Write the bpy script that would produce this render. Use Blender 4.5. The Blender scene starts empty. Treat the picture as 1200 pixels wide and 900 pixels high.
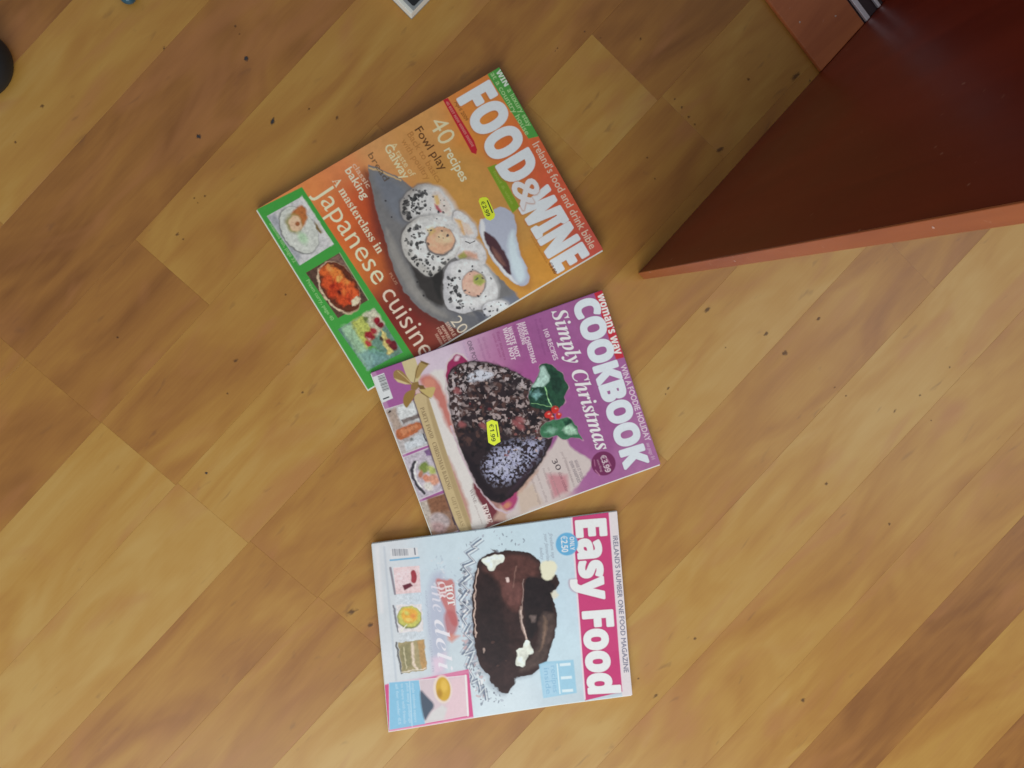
import bpy, bmesh, math, random
import numpy as np
from mathutils import Matrix, Vector

# ------------------------------------------------------------------ camera
scene = bpy.context.scene
COL = scene.collection
CAM_H = 0.93
cam_data = bpy.data.cameras.new('camera')
cam = bpy.data.objects.new('camera', cam_data)
COL.objects.link(cam)
cam_data.sensor_fit = 'HORIZONTAL'
cam_data.sensor_width = 36.0
cam_data.lens = 29.4
cam_data.clip_start = 0.01
cam_data.clip_end = 50.0
cam.matrix_world = Matrix(((0.99628887, 0.00763040, -0.08573369, 0.0),
                           (0.0, 0.99606277, 0.08865081, 0.0),
                           (0.08607258, -0.08832181, 0.99236625, CAM_H),
                           (0, 0, 0, 1)))
scene.camera = cam

# ------------------------------------------------------------------ light
world = bpy.data.worlds.new('World')
scene.world = world
world.use_nodes = True
wbg = world.node_tree.nodes['Background']
wbg.inputs['Color'].default_value = (0.86, 0.93, 1.0, 1)
wbg.inputs['Strength'].default_value = 0.36


def area_light(name, loc, target, sx, sy, power, color):
    d = bpy.data.lights.new(name, 'AREA')
    d.shape = 'RECTANGLE'
    d.size, d.size_y, d.energy, d.color = sx, sy, power, color
    o = bpy.data.objects.new(name, d)
    COL.objects.link(o)
    o.location = loc
    o.rotation_euler = (Vector(target) - Vector(loc)).to_track_quat('-Z', 'Y').to_euler()
    return o


# the two windows of the room: soft cool daylight from the bottom of the picture and from its right
area_light('window_light', (-0.15, -1.80, 1.12), (0.05, -0.1, 0.0), 1.9, 1.1, 34.0, (0.84, 0.93, 1.0))
area_light('side_window_light', (1.42, -0.16, 1.65), (0.35, -0.1, 0.0), 1.1, 1.1, 9.0, (0.84, 0.93, 1.0))

vs = scene.view_settings
vs.view_transform = 'Standard'
vs.look = 'None'
vs.exposure = 0.0
vs.gamma = 1.0
vs.use_curve_mapping = False

RNG = np.random.default_rng(11)
random.seed(5)


# ------------------------------------------------------------------ helpers
def lin(c):
    c = np.asarray(c, float) / 255.0
    return np.where(c <= 0.04045, c / 12.92, ((c + 0.055) / 1.055) ** 2.4)


def new_obj(name, mesh, mat=None, parent=None):
    o = bpy.data.objects.new(name, mesh)
    COL.objects.link(o)
    if mat is not None:
        mesh.materials.clear()
        mesh.materials.append(mat)
    if parent is not None:
        o.parent = parent
    return o


def empty(name, loc, rz=0.0):
    o = bpy.data.objects.new(name, None)
    COL.objects.link(o)
    o.location = loc
    o.rotation_euler = (0, 0, rz)
    o.empty_display_size = 0.05
    return o


def tag(o, label, cat, group=None):
    o['label'] = label
    o['category'] = cat
    if group:
        o['group'] = group
    return o


def mesh_from(name, verts, faces, smooth=False):
    me = bpy.data.meshes.new(name)
    me.from_pydata([tuple(v) for v in verts], [], faces)
    me.update()
    if smooth:
        me.polygons.foreach_set('use_smooth', [True] * len(me.polygons))
    return me


def box_mesh(name, x0, x1, y0, y1, z0, z1, bevel=0.0, seg=2, shear=0.0):
    bm = bmesh.new()
    bmesh.ops.create_cube(bm, size=1.0)
    for v in bm.verts:
        v.co = Vector(((x0 + x1) / 2 + v.co.x * (x1 - x0), (y0 + y1) / 2 + v.co.y * (y1 - y0),
                       (z0 + z1) / 2 + v.co.z * (z1 - z0)))
    if bevel > 0:
        bmesh.ops.bevel(bm, geom=list(bm.edges), offset=bevel, segments=seg, profile=0.5, affect='EDGES')
    for v in bm.verts:
        v.co.x += shear * v.co.y
    me = bpy.data.meshes.new(name)
    bm.to_mesh(me)
    bm.free()
    return me


class NT:
    """small node-tree helper"""

    def __init__(self, name):
        self.mat = bpy.data.materials.new(name)
        self.mat.use_nodes = True
        self.t = self.mat.node_tree
        self.b = self.t.nodes['Principled BSDF']

    def n(self, kind, **kw):
        nd = self.t.nodes.new(kind)
        for k, v in kw.items():
            if k.startswith('i_'):
                key = k[2:]
                key = int(key) if key.isdigit() else key.replace('_', ' ')
                nd.inputs[key].default_value = v
            else:
                setattr(nd, k, v)
        return nd

    def l(self, a, b):
        self.t.links.new(a, b)

    def math(self, op, a, b=None, c=None, clamp=False):
        nd = self.n('ShaderNodeMath', operation=op, use_clamp=clamp)
        for i, v in enumerate((a, b, c)):
            if v is None:
                continue
            if isinstance(v, (int, float)):
                nd.inputs[i].default_value = v
            else:
                self.l(v, nd.inputs[i])
        return nd.outputs[0]

    def mix(self, fac, a, b, blend='MIX'):
        nd = self.n('ShaderNodeMix', data_type='RGBA', blend_type=blend)
        for sock, v in ((nd.inputs[0], fac), (nd.inputs[6], a), (nd.inputs[7], b)):
            if isinstance(v, (int, float)):
                sock.default_value = v
            elif isinstance(v, tuple):
                sock.default_value = (*v, 1) if len(v) == 3 else v
            else:
                self.l(v, sock)
        return nd.outputs[2]

    def ramp(self, fac, lo, hi):
        nd = self.n('ShaderNodeMapRange', interpolation_type='SMOOTHSTEP')
        nd.inputs[1].default_value = lo
        nd.inputs[2].default_value = hi
        self.l(fac, nd.inputs[0])
        return nd.outputs[0]

    def noise(self, vec, scale, detail=3, rough=0.5, dist=0.0):
        nd = self.n('ShaderNodeTexNoise')
        nd.inputs['Scale'].default_value = scale
        nd.inputs['Detail'].default_value = detail
        nd.inputs['Roughness'].default_value = rough
        nd.inputs['Distortion'].default_value = dist
        self.l(vec, nd.inputs['Vector'])
        return nd.outputs['Fac']


def set_bsdf(b, **kw):
    for k, v in kw.items():
        b.inputs[k.replace('_', ' ')].default_value = v


# ------------------------------------------------------------------ materials
def wood_floor_material():
    m = NT('floor_laminate')
    tc = m.n('ShaderNodeTexCoord').outputs['Object']
    tone = m.n('ShaderNodeAttribute', attribute_type='OBJECT', attribute_name='tone').outputs['Fac']
    seed = m.n('ShaderNodeAttribute', attribute_type='OBJECT', attribute_name='seed').outputs['Fac']
    off = m.n('ShaderNodeCombineXYZ')
    m.l(m.math('MULTIPLY', seed, 3.7), off.inputs[0])
    m.l(m.math('MULTIPLY', seed, 1.9), off.inputs[1])
    m.l(m.math('MULTIPLY', seed, 0.77), off.inputs[2])
    add = m.n('ShaderNodeVectorMath', operation='ADD')
    m.l(tc, add.inputs[0])
    m.l(off.outputs[0], add.inputs[1])
    P = add.outputs[0]

    def stretched(sx, sy):
        mp = m.n('ShaderNodeMapping')
        mp.inputs['Scale'].default_value = (sx, sy, 1)
        m.l(P, mp.inputs['Vector'])
        return mp.outputs[0]
    big = m.noise(stretched(5.0, 15.0), 1.0, 2.0, 0.5, 1.6)        # broad heart/sap wood clouds
    mid = m.noise(stretched(8.0, 34.0), 1.0, 3.0, 0.55, 1.2)        # streaks
    fine = m.noise(stretched(22.0, 420.0), 1.0, 3.0, 0.6, 0.1)      # fibre
    fleck = m.noise(stretched(30.0, 90.0), 1.0, 2.0, 0.5, 0.4)
    # how light/olive a place is
    f = m.math('ADD', m.math('MULTIPLY', m.math('SUBTRACT', big, 0.5), 1.0), tone)
    f = m.math('ADD', f, m.math('MULTIPLY', m.math('SUBTRACT', mid, 0.5), 0.28))
    f = m.math('ADD', f, m.math('MULTIPLY', m.math('SUBTRACT', fine, 0.5), 0.22), clamp=True)
    cr = m.n('ShaderNodeValToRGB')
    e = cr.color_ramp.elements
    e[0].position, e[0].color = 0.0, (0.260, 0.092, 0.016, 1)
    e[1].position, e[1].color = 1.0, (0.549, 0.307, 0.078, 1)
    for p, c in ((0.28, (0.367, 0.145, 0.026, 1)), (0.5, (0.439, 0.194, 0.033, 1)), (0.72, (0.498, 0.247, 0.046, 1))):
        k = cr.color_ramp.elements.new(p)
        k.color = c
    m.l(f, cr.inputs[0])
    col = cr.outputs[0]
    # cherry-red clouds
    red = m.ramp(m.noise(stretched(5.5, 17.0), 1.0, 2.0, 0.5, 1.4), 0.50, 0.78)
    col = m.mix(m.math('MULTIPLY', red, 0.60), col, (0.445, 0.172, 0.052))
    # little dark mineral flecks
    vor = m.n('ShaderNodeTexVoronoi')
    vor.inputs['Scale'].default_value = 17.0
    vor.inputs['Randomness'].default_value = 1.0
    mpv = m.n('ShaderNodeMapping')
    mpv.inputs['Scale'].default_value = (0.75, 1.25, 1)
    m.l(P, mpv.inputs['Vector'])
    m.l(mpv.outputs[0], vor.inputs['Vector'])
    sep = m.n('ShaderNodeSeparateColor')
    m.l(vor.outputs['Color'], sep.inputs[0])
    rad = m.math('MULTIPLY', m.math('POWER', sep.outputs[0], 3.0), 0.045)
    wob = m.math('MULTIPLY', m.math('SUBTRACT', m.noise(P, 260.0, 2, 0.6), 0.5), 0.10)
    d = m.math('ADD', vor.outputs['Distance'], wob)
    spot = m.math('SUBTRACT', 1.0, m.ramp(m.math('DIVIDE', d, m.math('ADD', rad, 0.001)), 0.5, 1.0))
    spot = m.math('MULTIPLY', spot, m.ramp(sep.outputs[1], 0.62, 0.85))
    col = m.mix(m.math('MULTIPLY', spot, 0.40), col, (0.075, 0.026, 0.010))
    smear = m.math('MULTIPLY', m.ramp(fleck, 0.66, 0.80), 0.35)
    col = m.mix(smear, col, (0.17, 0.068, 0.024))
    m.l(col, m.b.inputs['Base Color'])
    dust = m.noise(tc, 9.0, 4, 0.6)
    rg = m.n('ShaderNodeMapRange')
    rg.inputs[3].default_value, rg.inputs[4].default_value = 0.33, 0.45
    m.l(dust, rg.inputs[0])
    m.l(rg.outputs[0], m.b.inputs['Roughness'])
    set_bsdf(m.b, Specular_IOR_Level=0.5)
    bp = m.n('ShaderNodeBump')
    bp.inputs['Strength'].default_value = 0.10
    bp.inputs['Distance'].default_value = 0.0004
    m.l(fine, bp.inputs['Height'])
    m.l(bp.outputs[0], m.b.inputs['Normal'])
    return m.mat


def plain(name, col, rough=0.5, spec=0.5, metal=0.0, var=0.12, scale=40.0, coat=0.0):
    m = NT(name)
    tc = m.n('ShaderNodeTexCoord').outputs['Object']
    nz = m.noise(tc, scale, 4, 0.6)
    a = tuple(c * (1 - var) for c in col)
    b = tuple(min(1.0, c * (1 + var)) for c in col)
    m.l(m.mix(nz, a, b), m.b.inputs['Base Color'])
    set_bsdf(m.b, Roughness=rough, Specular_IOR_Level=spec, Metallic=metal)
    if coat:
        set_bsdf(m.b, Coat_Weight=coat, Coat_Roughness=0.08)
    return m.mat


def veneer(name, dark, light, rough, spec, grain=(3.0, 40.0, 40.0), tint=(1, 1, 1, 1)):
    m = NT(name)
    tc = m.n('ShaderNodeTexCoord').outputs['Object']
    mp = m.n('ShaderNodeMapping')
    mp.inputs['Scale'].default_value = grain
    m.l(tc, mp.inputs['Vector'])
    g = m.noise(mp.outputs[0], 1.0, 4, 0.6, 0.7)
    c2 = m.noise(tc, 9.0, 3, 0.5)
    f = m.math('ADD', m.math('MULTIPLY', g, 0.7), m.math('MULTIPLY', c2, 0.4), clamp=True)
    col = m.mix(m.ramp(f, 0.3, 0.8), dark, light)
    sc = m.ramp(m.noise(tc, 120.0, 2, 0.5), 0.70, 0.78)               # rubbed, chipped varnish
    col = m.mix(m.math('MULTIPLY', sc, 0.35), col, (0.62, 0.36, 0.25))
    m.l(col, m.b.inputs['Base Color'])
    rr = m.n('ShaderNodeMapRange')
    rr.inputs[3].default_value, rr.inputs[4].default_value = rough * 0.8, rough * 1.25
    m.l(c2, rr.inputs[0])
    m.l(rr.outputs[0], m.b.inputs['Roughness'])
    set_bsdf(m.b, Specular_IOR_Level=spec, Specular_Tint=tint)
    return m.mat


def print_material(name, rough=0.32):
    m = NT(name)
    at = m.n('ShaderNodeVertexColor', layer_name='print')
    m.l(at.outputs['Color'], m.b.inputs['Base Color'])
    tc = m.n('ShaderNodeTexCoord').outputs['Object']
    nz = m.noise(tc, 14.0, 4, 0.6)
    rg = m.n('ShaderNodeMapRange')
    rg.inputs[3].default_value, rg.inputs[4].default_value = rough * 0.85, rough * 1.2
    m.l(nz, rg.inputs[0])
    m.l(rg.outputs[0], m.b.inputs['Roughness'])
    set_bsdf(m.b, Specular_IOR_Level=0.28)
    return m.mat


def pages_material():
    m = NT('page_edges')
    tc = m.n('ShaderNodeTexCoord').outputs['Object']
    mp = m.n('ShaderNodeMapping')
    mp.inputs['Scale'].default_value = (6, 6, 2600)
    m.l(tc, mp.inputs['Vector'])
    nz = m.noise(mp.outputs[0], 1.0, 3, 0.7)
    m.l(m.mix(nz, (0.70, 0.65, 0.54), (0.90, 0.86, 0.76)), m.b.inputs['Base Color'])
    set_bsdf(m.b, Roughness=0.8, Specular_IOR_Level=0.2)
    return m.mat


M_FLOOR = wood_floor_material()
M_SUB = plain('floor_underlay', (0.10, 0.05, 0.02), 0.8)


def stain_material(name, col, strength):
    m = NT(name)
    tc = m.n('ShaderNodeTexCoord').outputs['Object']
    rnd = m.n('ShaderNodeObjectInfo').outputs['Random']
    ln = m.n('ShaderNodeVectorMath', operation='LENGTH')
    m.l(tc, ln.inputs[0])
    off = m.n('ShaderNodeVectorMath', operation='ADD')
    cx = m.n('ShaderNodeCombineXYZ')
    m.l(m.math('MULTIPLY', rnd, 3.0), cx.inputs[0])
    m.l(tc, off.inputs[0])
    m.l(cx.outputs[0], off.inputs[1])
    nz = m.noise(off.outputs[0], 420.0, 3, 0.6)
    d = m.math('ADD', m.math('DIVIDE', ln.outputs['Value'], 0.0030), m.math('MULTIPLY', m.math('SUBTRACT', nz, 0.5), 1.9))
    al = m.math('MULTIPLY', m.math('SUBTRACT', 1.0, m.ramp(d, 0.15, 0.85)), strength)
    m.l(al, m.b.inputs['Alpha'])
    set_bsdf(m.b, Base_Color=(*col, 1), Roughness=0.5)
    return m.mat


M_STAIN = stain_material('floor_stain', (0.030, 0.028, 0.032), 0.92)
M_STAIN_BROWN = stain_material('floor_stain_brown', (0.085, 0.036, 0.016), 0.55)
M_PANEL = veneer('shaded_mahogany', (0.125, 0.0145, 0.0070), (0.175, 0.0215, 0.0095), 0.34, 0.20, (30.0, 30.0, 2.5), (1.0, 0.42, 0.30, 1))  # same wood as edge and base, with the face's shade put into its colour
M_EDGE = veneer('mahogany_lit_edge', (0.30, 0.072, 0.022), (0.42, 0.115, 0.036), 0.38, 0.45, (50, 50, 5.0))  # the panel's wood made lighter: window light on the edge painted in
M_BASE = veneer('mahogany_lit_base', (0.42, 0.110, 0.036), (0.58, 0.175, 0.058), 0.35, 0.45, (5.0, 45.0, 45.0))  # same mahogany again, brightened in colour as a lit face
M_METAL = plain('brushed_metal', (0.80, 0.74, 0.78), 0.30, metal=0.35, var=0.08, scale=300)
M_DARK = plain('dark_channel', (0.05, 0.025, 0.03), 0.5)
M_PAGES = pages_material()
M_BLACK = plain('black_rubber', (0.007, 0.007, 0.008), 0.6, var=0.3)
M_BLUE = plain('blue_plastic', (0.015, 0.075, 0.11), 0.08, spec=0.7, var=0.5, scale=160)
M_SILVER = plain('silver_card', (0.30, 0.30, 0.29), 0.4, var=0.25, scale=200)
M_BLACKCARD = plain('black_card', (0.010, 0.010, 0.011), 0.35)
M_STICKER = plain('fluorescent_sticker', (0.86, 0.90, 0.030), 0.5, var=0.05, scale=500)
M_INK = plain('sticker_ink', (0.07, 0.08, 0.015), 0.6)

# ------------------------------------------------------------------ the floor: strips of laminate
floor = new_obj('floor', box_mesh('floor', -1.6, 1.6, -1.5, 1.5, -0.03, -0.009), M_SUB)
floor['kind'] = 'structure'
GR = math.radians(47.0)
GA = Vector((math.cos(GR), math.sin(GR)))     # along the grain
GN = Vector((math.sin(GR), -math.cos(GR)))    # across, towards the lower right
edges = [-0.790, -0.690, -0.590, -0.491, -0.393, -0.286, -0.184, -0.081, 0.020, 0.118, 0.213, 0.308, 0.402, 0.499, 0.597,
         0.678, 0.762, 0.858, 0.955, 1.05]
# for each strip: start positions of its planks along the grain, with a tone for each (0 dark red .. 1 pale olive)
strips = [
    [(-1.2, .35)], [(-1.2, .3)], [(-1.2, .2), (.3, .3)],
    [(-1.2, .3), (-.245, .66), (.075, .42)],
    [(-1.2, .40), (-.338, .22)],
    [(-1.2, .36), (-.338, .34), (-.165, .58)],
    [(-1.2, .80), (-.337, .52), (.10, .34)],
    [(-1.2, .80), (-.334, .62), (.229, .64), (.333, .26)],
    [(-1.2, .46), (-.331, .46), (.34, .58)],
    [(-1.2, .42), (-.329, .46)],
    [(-1.2, .74), (-.20, .50), (.05, .74)],
    [(-1.2, .48), (.408, .34)],
    [(-1.2, .76)],
    [(-1.2, .60)],
    [(-1.2, .56)],
    [(-1.2, .22), (.35, .40)],  # dark plank; its tone also carries the shade of the lower-right corner
    [(-1.2, .54)],
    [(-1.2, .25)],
    [(-1.2, .4)],
]
plank_cache = {}
for si, row in enumerate(strips):
    o0, o1 = edges[si], edges[si + 1]
    for k, (a0, tone) in enumerate(row):
        a1 = row[k + 1][0] if k + 1 < len(row) else 1.15
        L, Wd = a1 - a0, o1 - o0
        g = 0.00004
        me = box_mesh('plank', -L / 2 + g, L / 2 - g, -Wd / 2 + g, Wd / 2 - g, -0.0085, 0.0, 0.00010, 1)
        p = new_obj('plank', me, M_FLOOR, floor)
        c = GA * ((a0 + a1) / 2) + GN * ((o0 + o1) / 2)
        p.location = (c.x, c.y, random.uniform(-0.00003, 0.00003))
        p.rotation_euler = (0, 0, GR)
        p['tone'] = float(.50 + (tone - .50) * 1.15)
        p['seed'] = float(random.uniform(0, 40))


def blob_mesh(name, r, n=11, h=0.00025, jag=0.45):
    vs_, fs = [], []
    ph = [r * (1 - jag * random.random()) for _ in range(n)]
    for i in range(n):
        a = 2 * math.pi * i / n
        vs_.append((math.cos(a) * ph[i], math.sin(a) * ph[i], 0.0))
    for i in range(n):
        a = 2 * math.pi * i / n
        vs_.append((math.cos(a) * ph[i] * 0.7, math.sin(a) * ph[i] * 0.7, h))
    vs_.append((0, 0, h * 1.2))
    for i in range(n):
        j = (i + 1) % n
        fs.append((i, j, n + j, n + i))
        fs.append((n + i, n + j, 2 * n))
    return mesh_from(name, vs_, fs, True)


# dried specks and marks on the boards: x, y, radius, stretch, dark?
marks = [(-.2009, .2634, .0042, 1.2, 1), (-.2527, .1824, .0044, 1.1, 1), (-.1754, .1993, .0040, 1.9, 1),
         (-.2114, .2965, .0022, 1.2, 0), (-.2074, .2885, .0016, 1.2, 0), (-.2848, .2722, .0026, 1.2, 0),
         (-.1369, .2132, .0022, 1.4, 0), (-.1077, .2046, .0024, 2.0, 0), (-.2590, .1180, .0018, 1.0, 0),
         (-.2480, .1205, .0020, 1.0, 0), (-.2557, .1132, .0014, 1.0, 0), (-.2778, .0802, .0026, 1.5, 0),
         (-.2721, .0748, .0020, 1.0, 0), (-.4097, .2104, .0030, 1.2, 0), (-.4381, .1736, .0026, 1.0, 0),
         (-.2212, -.0552, .0032, 1.6, 0), (-.2307, -.0912, .0020, 1.0, 0), (-.3438, -.0297, .0022, 1.2, 0),
         (-.2561, -.1786, .0024, 1.1, 1), (-.1503, -.0907, .0022, 1.4, 0), (-.1660, .0161, .0020, 1.2, 0),
         (.1595, .3013, .0022, 1.0, 0), (.1772, .2950, .0016, 1.0, 0), (.1300, .2830, .0018, 1.0, 0),
         (.1275, .2800, .0014, 1.0, 0), (.2216, .2950, .0024, 1.2, 0), (.2610, .2320, .0022, 1.2, 0),
         (.2690, .2230, .0026, 1.0, 0), (.2770, .2130, .0026, 1.3, 0), (.2840, .2050, .0022, 1.0, 0),
         (.3140, .1780, .0055, 1.5, 0), (.3440, .2550, .0028, 1.1, 0), (.3980, .2600, .0050, 2.4, 0),
         (.4150, .2550, .0024, 1.0, 0), (.2310, .1680, .0022, 1.0, 0), (.2400, .1450, .0018, 1.0, 0),
         (.3030, .0000, .0038, 2.4, 0), (.3720, -.0280, .0034, 2.0, 0), (.4340, -.0110, .0034, 1.4, 0),
         (.2590, -.0890, .0026, 1.6, 0), (.2560, -.0960, .0016, 1.0, 0), (.3250, -.0430, .0018, 1.0, 0),
         (.4700, -.1000, .0020, 1.2, 0), (.5300, -.1180, .0028, 1.5, 0), (.5600, -.1000, .0026, 1.0, 0),
         (.5950, -.0670, .0024, 1.0, 0), (.5750, -.1300, .0018, 1.0, 0), (.4560, -.0900, .0018, 1.3, 0),
         (.2960, -.3850, .0030, 1.2, 0), (.2500, -.4530, .0030, 2.2, 0), (.2290, -.4310, .0020, 1.2, 0),
         (.4300, -.4660, .0048, 1.0, 0), (.4500, -.2030, .0032, 1.2, 0), (.3950, -.0500, .0050, 1.3, 0),
         (-.1010, -.3400, .0060, 2.0, 0), (-.0810, -.3560, .0050, 1.2, 0), (.5290, -.2530, .0030, 1.0, 0)]
for x, y, r, st, dk in marks:
    s = new_obj('stain', blob_mesh('stain', 0.0030, 12, 0.00012, 0.1), M_STAIN if dk else M_STAIN_BROWN, floor)
    s.location = (x, y, 0.00012)
    s.rotation_euler = (0, 0, GR + random.uniform(-.5, .5))
    s.scale = (st * r * .82 / 0.0030, r * .82 / 0.0030, 1.0)

# ------------------------------------------------------------------ the mahogany cabinet at the upper right
cab = empty('mahogany_cabinet', (0.22259, 0.04080, 0.0), math.radians(47.72))
tag(cab, 'shaded reddish mahogany cabinet panel with lit orange-brown edge, standing on the floor beside the magazines', 'cabinet')
# local x runs along the panel's foot (away from the corner), local y is to the upper left, z up
PT = 0.0100
PH = 0.76
PL = 0.62
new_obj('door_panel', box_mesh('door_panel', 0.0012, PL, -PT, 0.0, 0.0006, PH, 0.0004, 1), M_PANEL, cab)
eb = new_obj('lit_edge', box_mesh('lit_edge', -0.0004, 0.0012, -PT - 0.0002, 0.0002, 0.0004, PH, 0.0005, 2), M_EDGE, cab)
eb['label'] = 'front edge in a lit orange-brown tone with small pale chips'
for z, yy in ((.05, -.0012), (.30, -.0050), (.56, -.0045)):
    ch = new_obj('chip', blob_mesh('chip', 0.0011, 8, 0.0002), plain('chipped_varnish', (.55, .30, .22), .7), cab)
    ch.location = (-0.00045, yy, z)
    ch.rotation_euler = (0, -math.pi / 2, 0)
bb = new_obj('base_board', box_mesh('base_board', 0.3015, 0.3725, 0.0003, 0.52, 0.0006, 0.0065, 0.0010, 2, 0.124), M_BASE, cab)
bb['label'] = 'varnished base board in a lit orange-brown tone at the foot of the panel'
new_obj('track_bed', box_mesh('track_bed', 0.3728, 0.404, 0.0003, 0.52, 0.0006, 0.0050, 0.0004, 1, 0.124), M_DARK, cab)
for x0, wdt in ((0.3745, 0.0058), (0.3945, 0.0036)):
    t = new_obj('metal_track', box_mesh('metal_track', x0, x0 + wdt, 0.0004, 0.52, 0.0051, 0.0095, 0.0010, 3, 0.124), M_METAL, cab)
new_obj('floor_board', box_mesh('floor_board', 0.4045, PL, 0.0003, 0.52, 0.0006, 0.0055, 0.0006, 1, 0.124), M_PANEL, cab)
for x, y in ((0.312, 0.055), (0.303, 0.115), (0.345, 0.03)):
    ch = new_obj('chip', blob_mesh('chip', 0.0014, 8, 0.0002), plain('chipped_varnish', (.62, .45, .38), .7), cab)
    ch.location = (x + .01, y, 0.00652)

# ------------------------------------------------------------------ printing: a small painter working on the covers' vertices
FONT_SETS = {'sans': None, 'bold': (0x1D5D4, 0x1D5EE, 0x1D7EC), 'serif': (0x1D400, 0x1D41A, 0x1D7CE),
             'script': (0x1D468, 0x1D482, 0x1D7CE), 'italic': (0x1D468, 0x1D482, None)}
_tc = {}


def text_outline(s, font='sans', weight=0.0):
    """boundary edges of a line of lettering, cap height 1, starting at x = 0; also its width and its faces"""
    key = (s, font)
    if key in _tc:
        return _tc[key]
    fs = FONT_SETS[font]
    body = ''
    for ch in s:
        if fs and 'A' <= ch <= 'Z':
            body += chr(fs[0] + ord(ch) - 65)
        elif fs and 'a' <= ch <= 'z':
            body += chr(fs[1] + ord(ch) - 97)
        elif fs and fs[2] and ch.isdigit():
            body += chr(fs[2] + int(ch))
        else:
            body += ch
    cu = bpy.data.curves.new('lettering', 'FONT')
    cu.body, cu.resolution_u, cu.fill_mode, cu.offset = body, 3, 'FRONT', 0.0
    o = bpy.data.objects.new('lettering', cu)
    COL.objects.link(o)
    dg = bpy.context.evaluated_depsgraph_get()
    me = bpy.data.meshes.new_from_object(o.evaluated_get(dg))
    V = np.array([v.co[:2] for v in me.vertices])
    cnt = {}
    faces = [tuple(p.vertices) for p in me.polygons]
    for p in faces:
        for i in range(len(p)):
            e_ = tuple(sorted((p[i], p[(i + 1) % len(p)])))
            cnt[e_] = cnt.get(e_, 0) + 1
    E_ = np.array([e_ for e_, c_ in cnt.items() if c_ == 1])
    bpy.data.objects.remove(o)
    bpy.data.meshes.remove(me)
    bpy.data.curves.remove(cu)
    cap = {'sans': .682, 'bold': .714, 'serif': .678, 'script': .671, 'italic': .671}[font]
    V = (V - [V[:, 0].min(), 0]) / cap
    _tc[key] = (V, E_, V[:, 0].max(), faces)
    return _tc[key]


def homography(src, dst):
    A_, b_ = [], []
    for (x, y), (u, v) in zip(src, dst):
        A_ += [[x, y, 1, 0, 0, 0, -u * x, -u * y], [0, 0, 0, x, y, 1, -v * x, -v * y]]
        b_ += [u, v]
    h = np.linalg.solve(np.array(A_, float), np.array(b_, float))
    return np.append(h, 1).reshape(3, 3)


def hmap(Hm, x, y):
    w = Hm[2, 0] * x + Hm[2, 1] * y + Hm[2, 2]
    return (Hm[0, 0] * x + Hm[0, 1] * y + Hm[0, 2]) / w, (Hm[1, 0] * x + Hm[1, 1] * y + Hm[1, 2]) / w


def vnoise(x, y, seed=0):
    """smooth value noise"""
    r = np.random.default_rng(seed).random((64, 64))
    xi, yi = np.floor(x).astype(int), np.floor(y).astype(int)
    fx, fy = x - xi, y - yi
    fx, fy = fx * fx * (3 - 2 * fx), fy * fy * (3 - 2 * fy)
    g = lambda i, j: r[(yi + j) % 64, (xi + i) % 64]
    return (g(0, 0) * (1 - fx) + g(1, 0) * fx) * (1 - fy) + (g(0, 1) * (1 - fx) + g(1, 1) * fx) * fy


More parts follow.
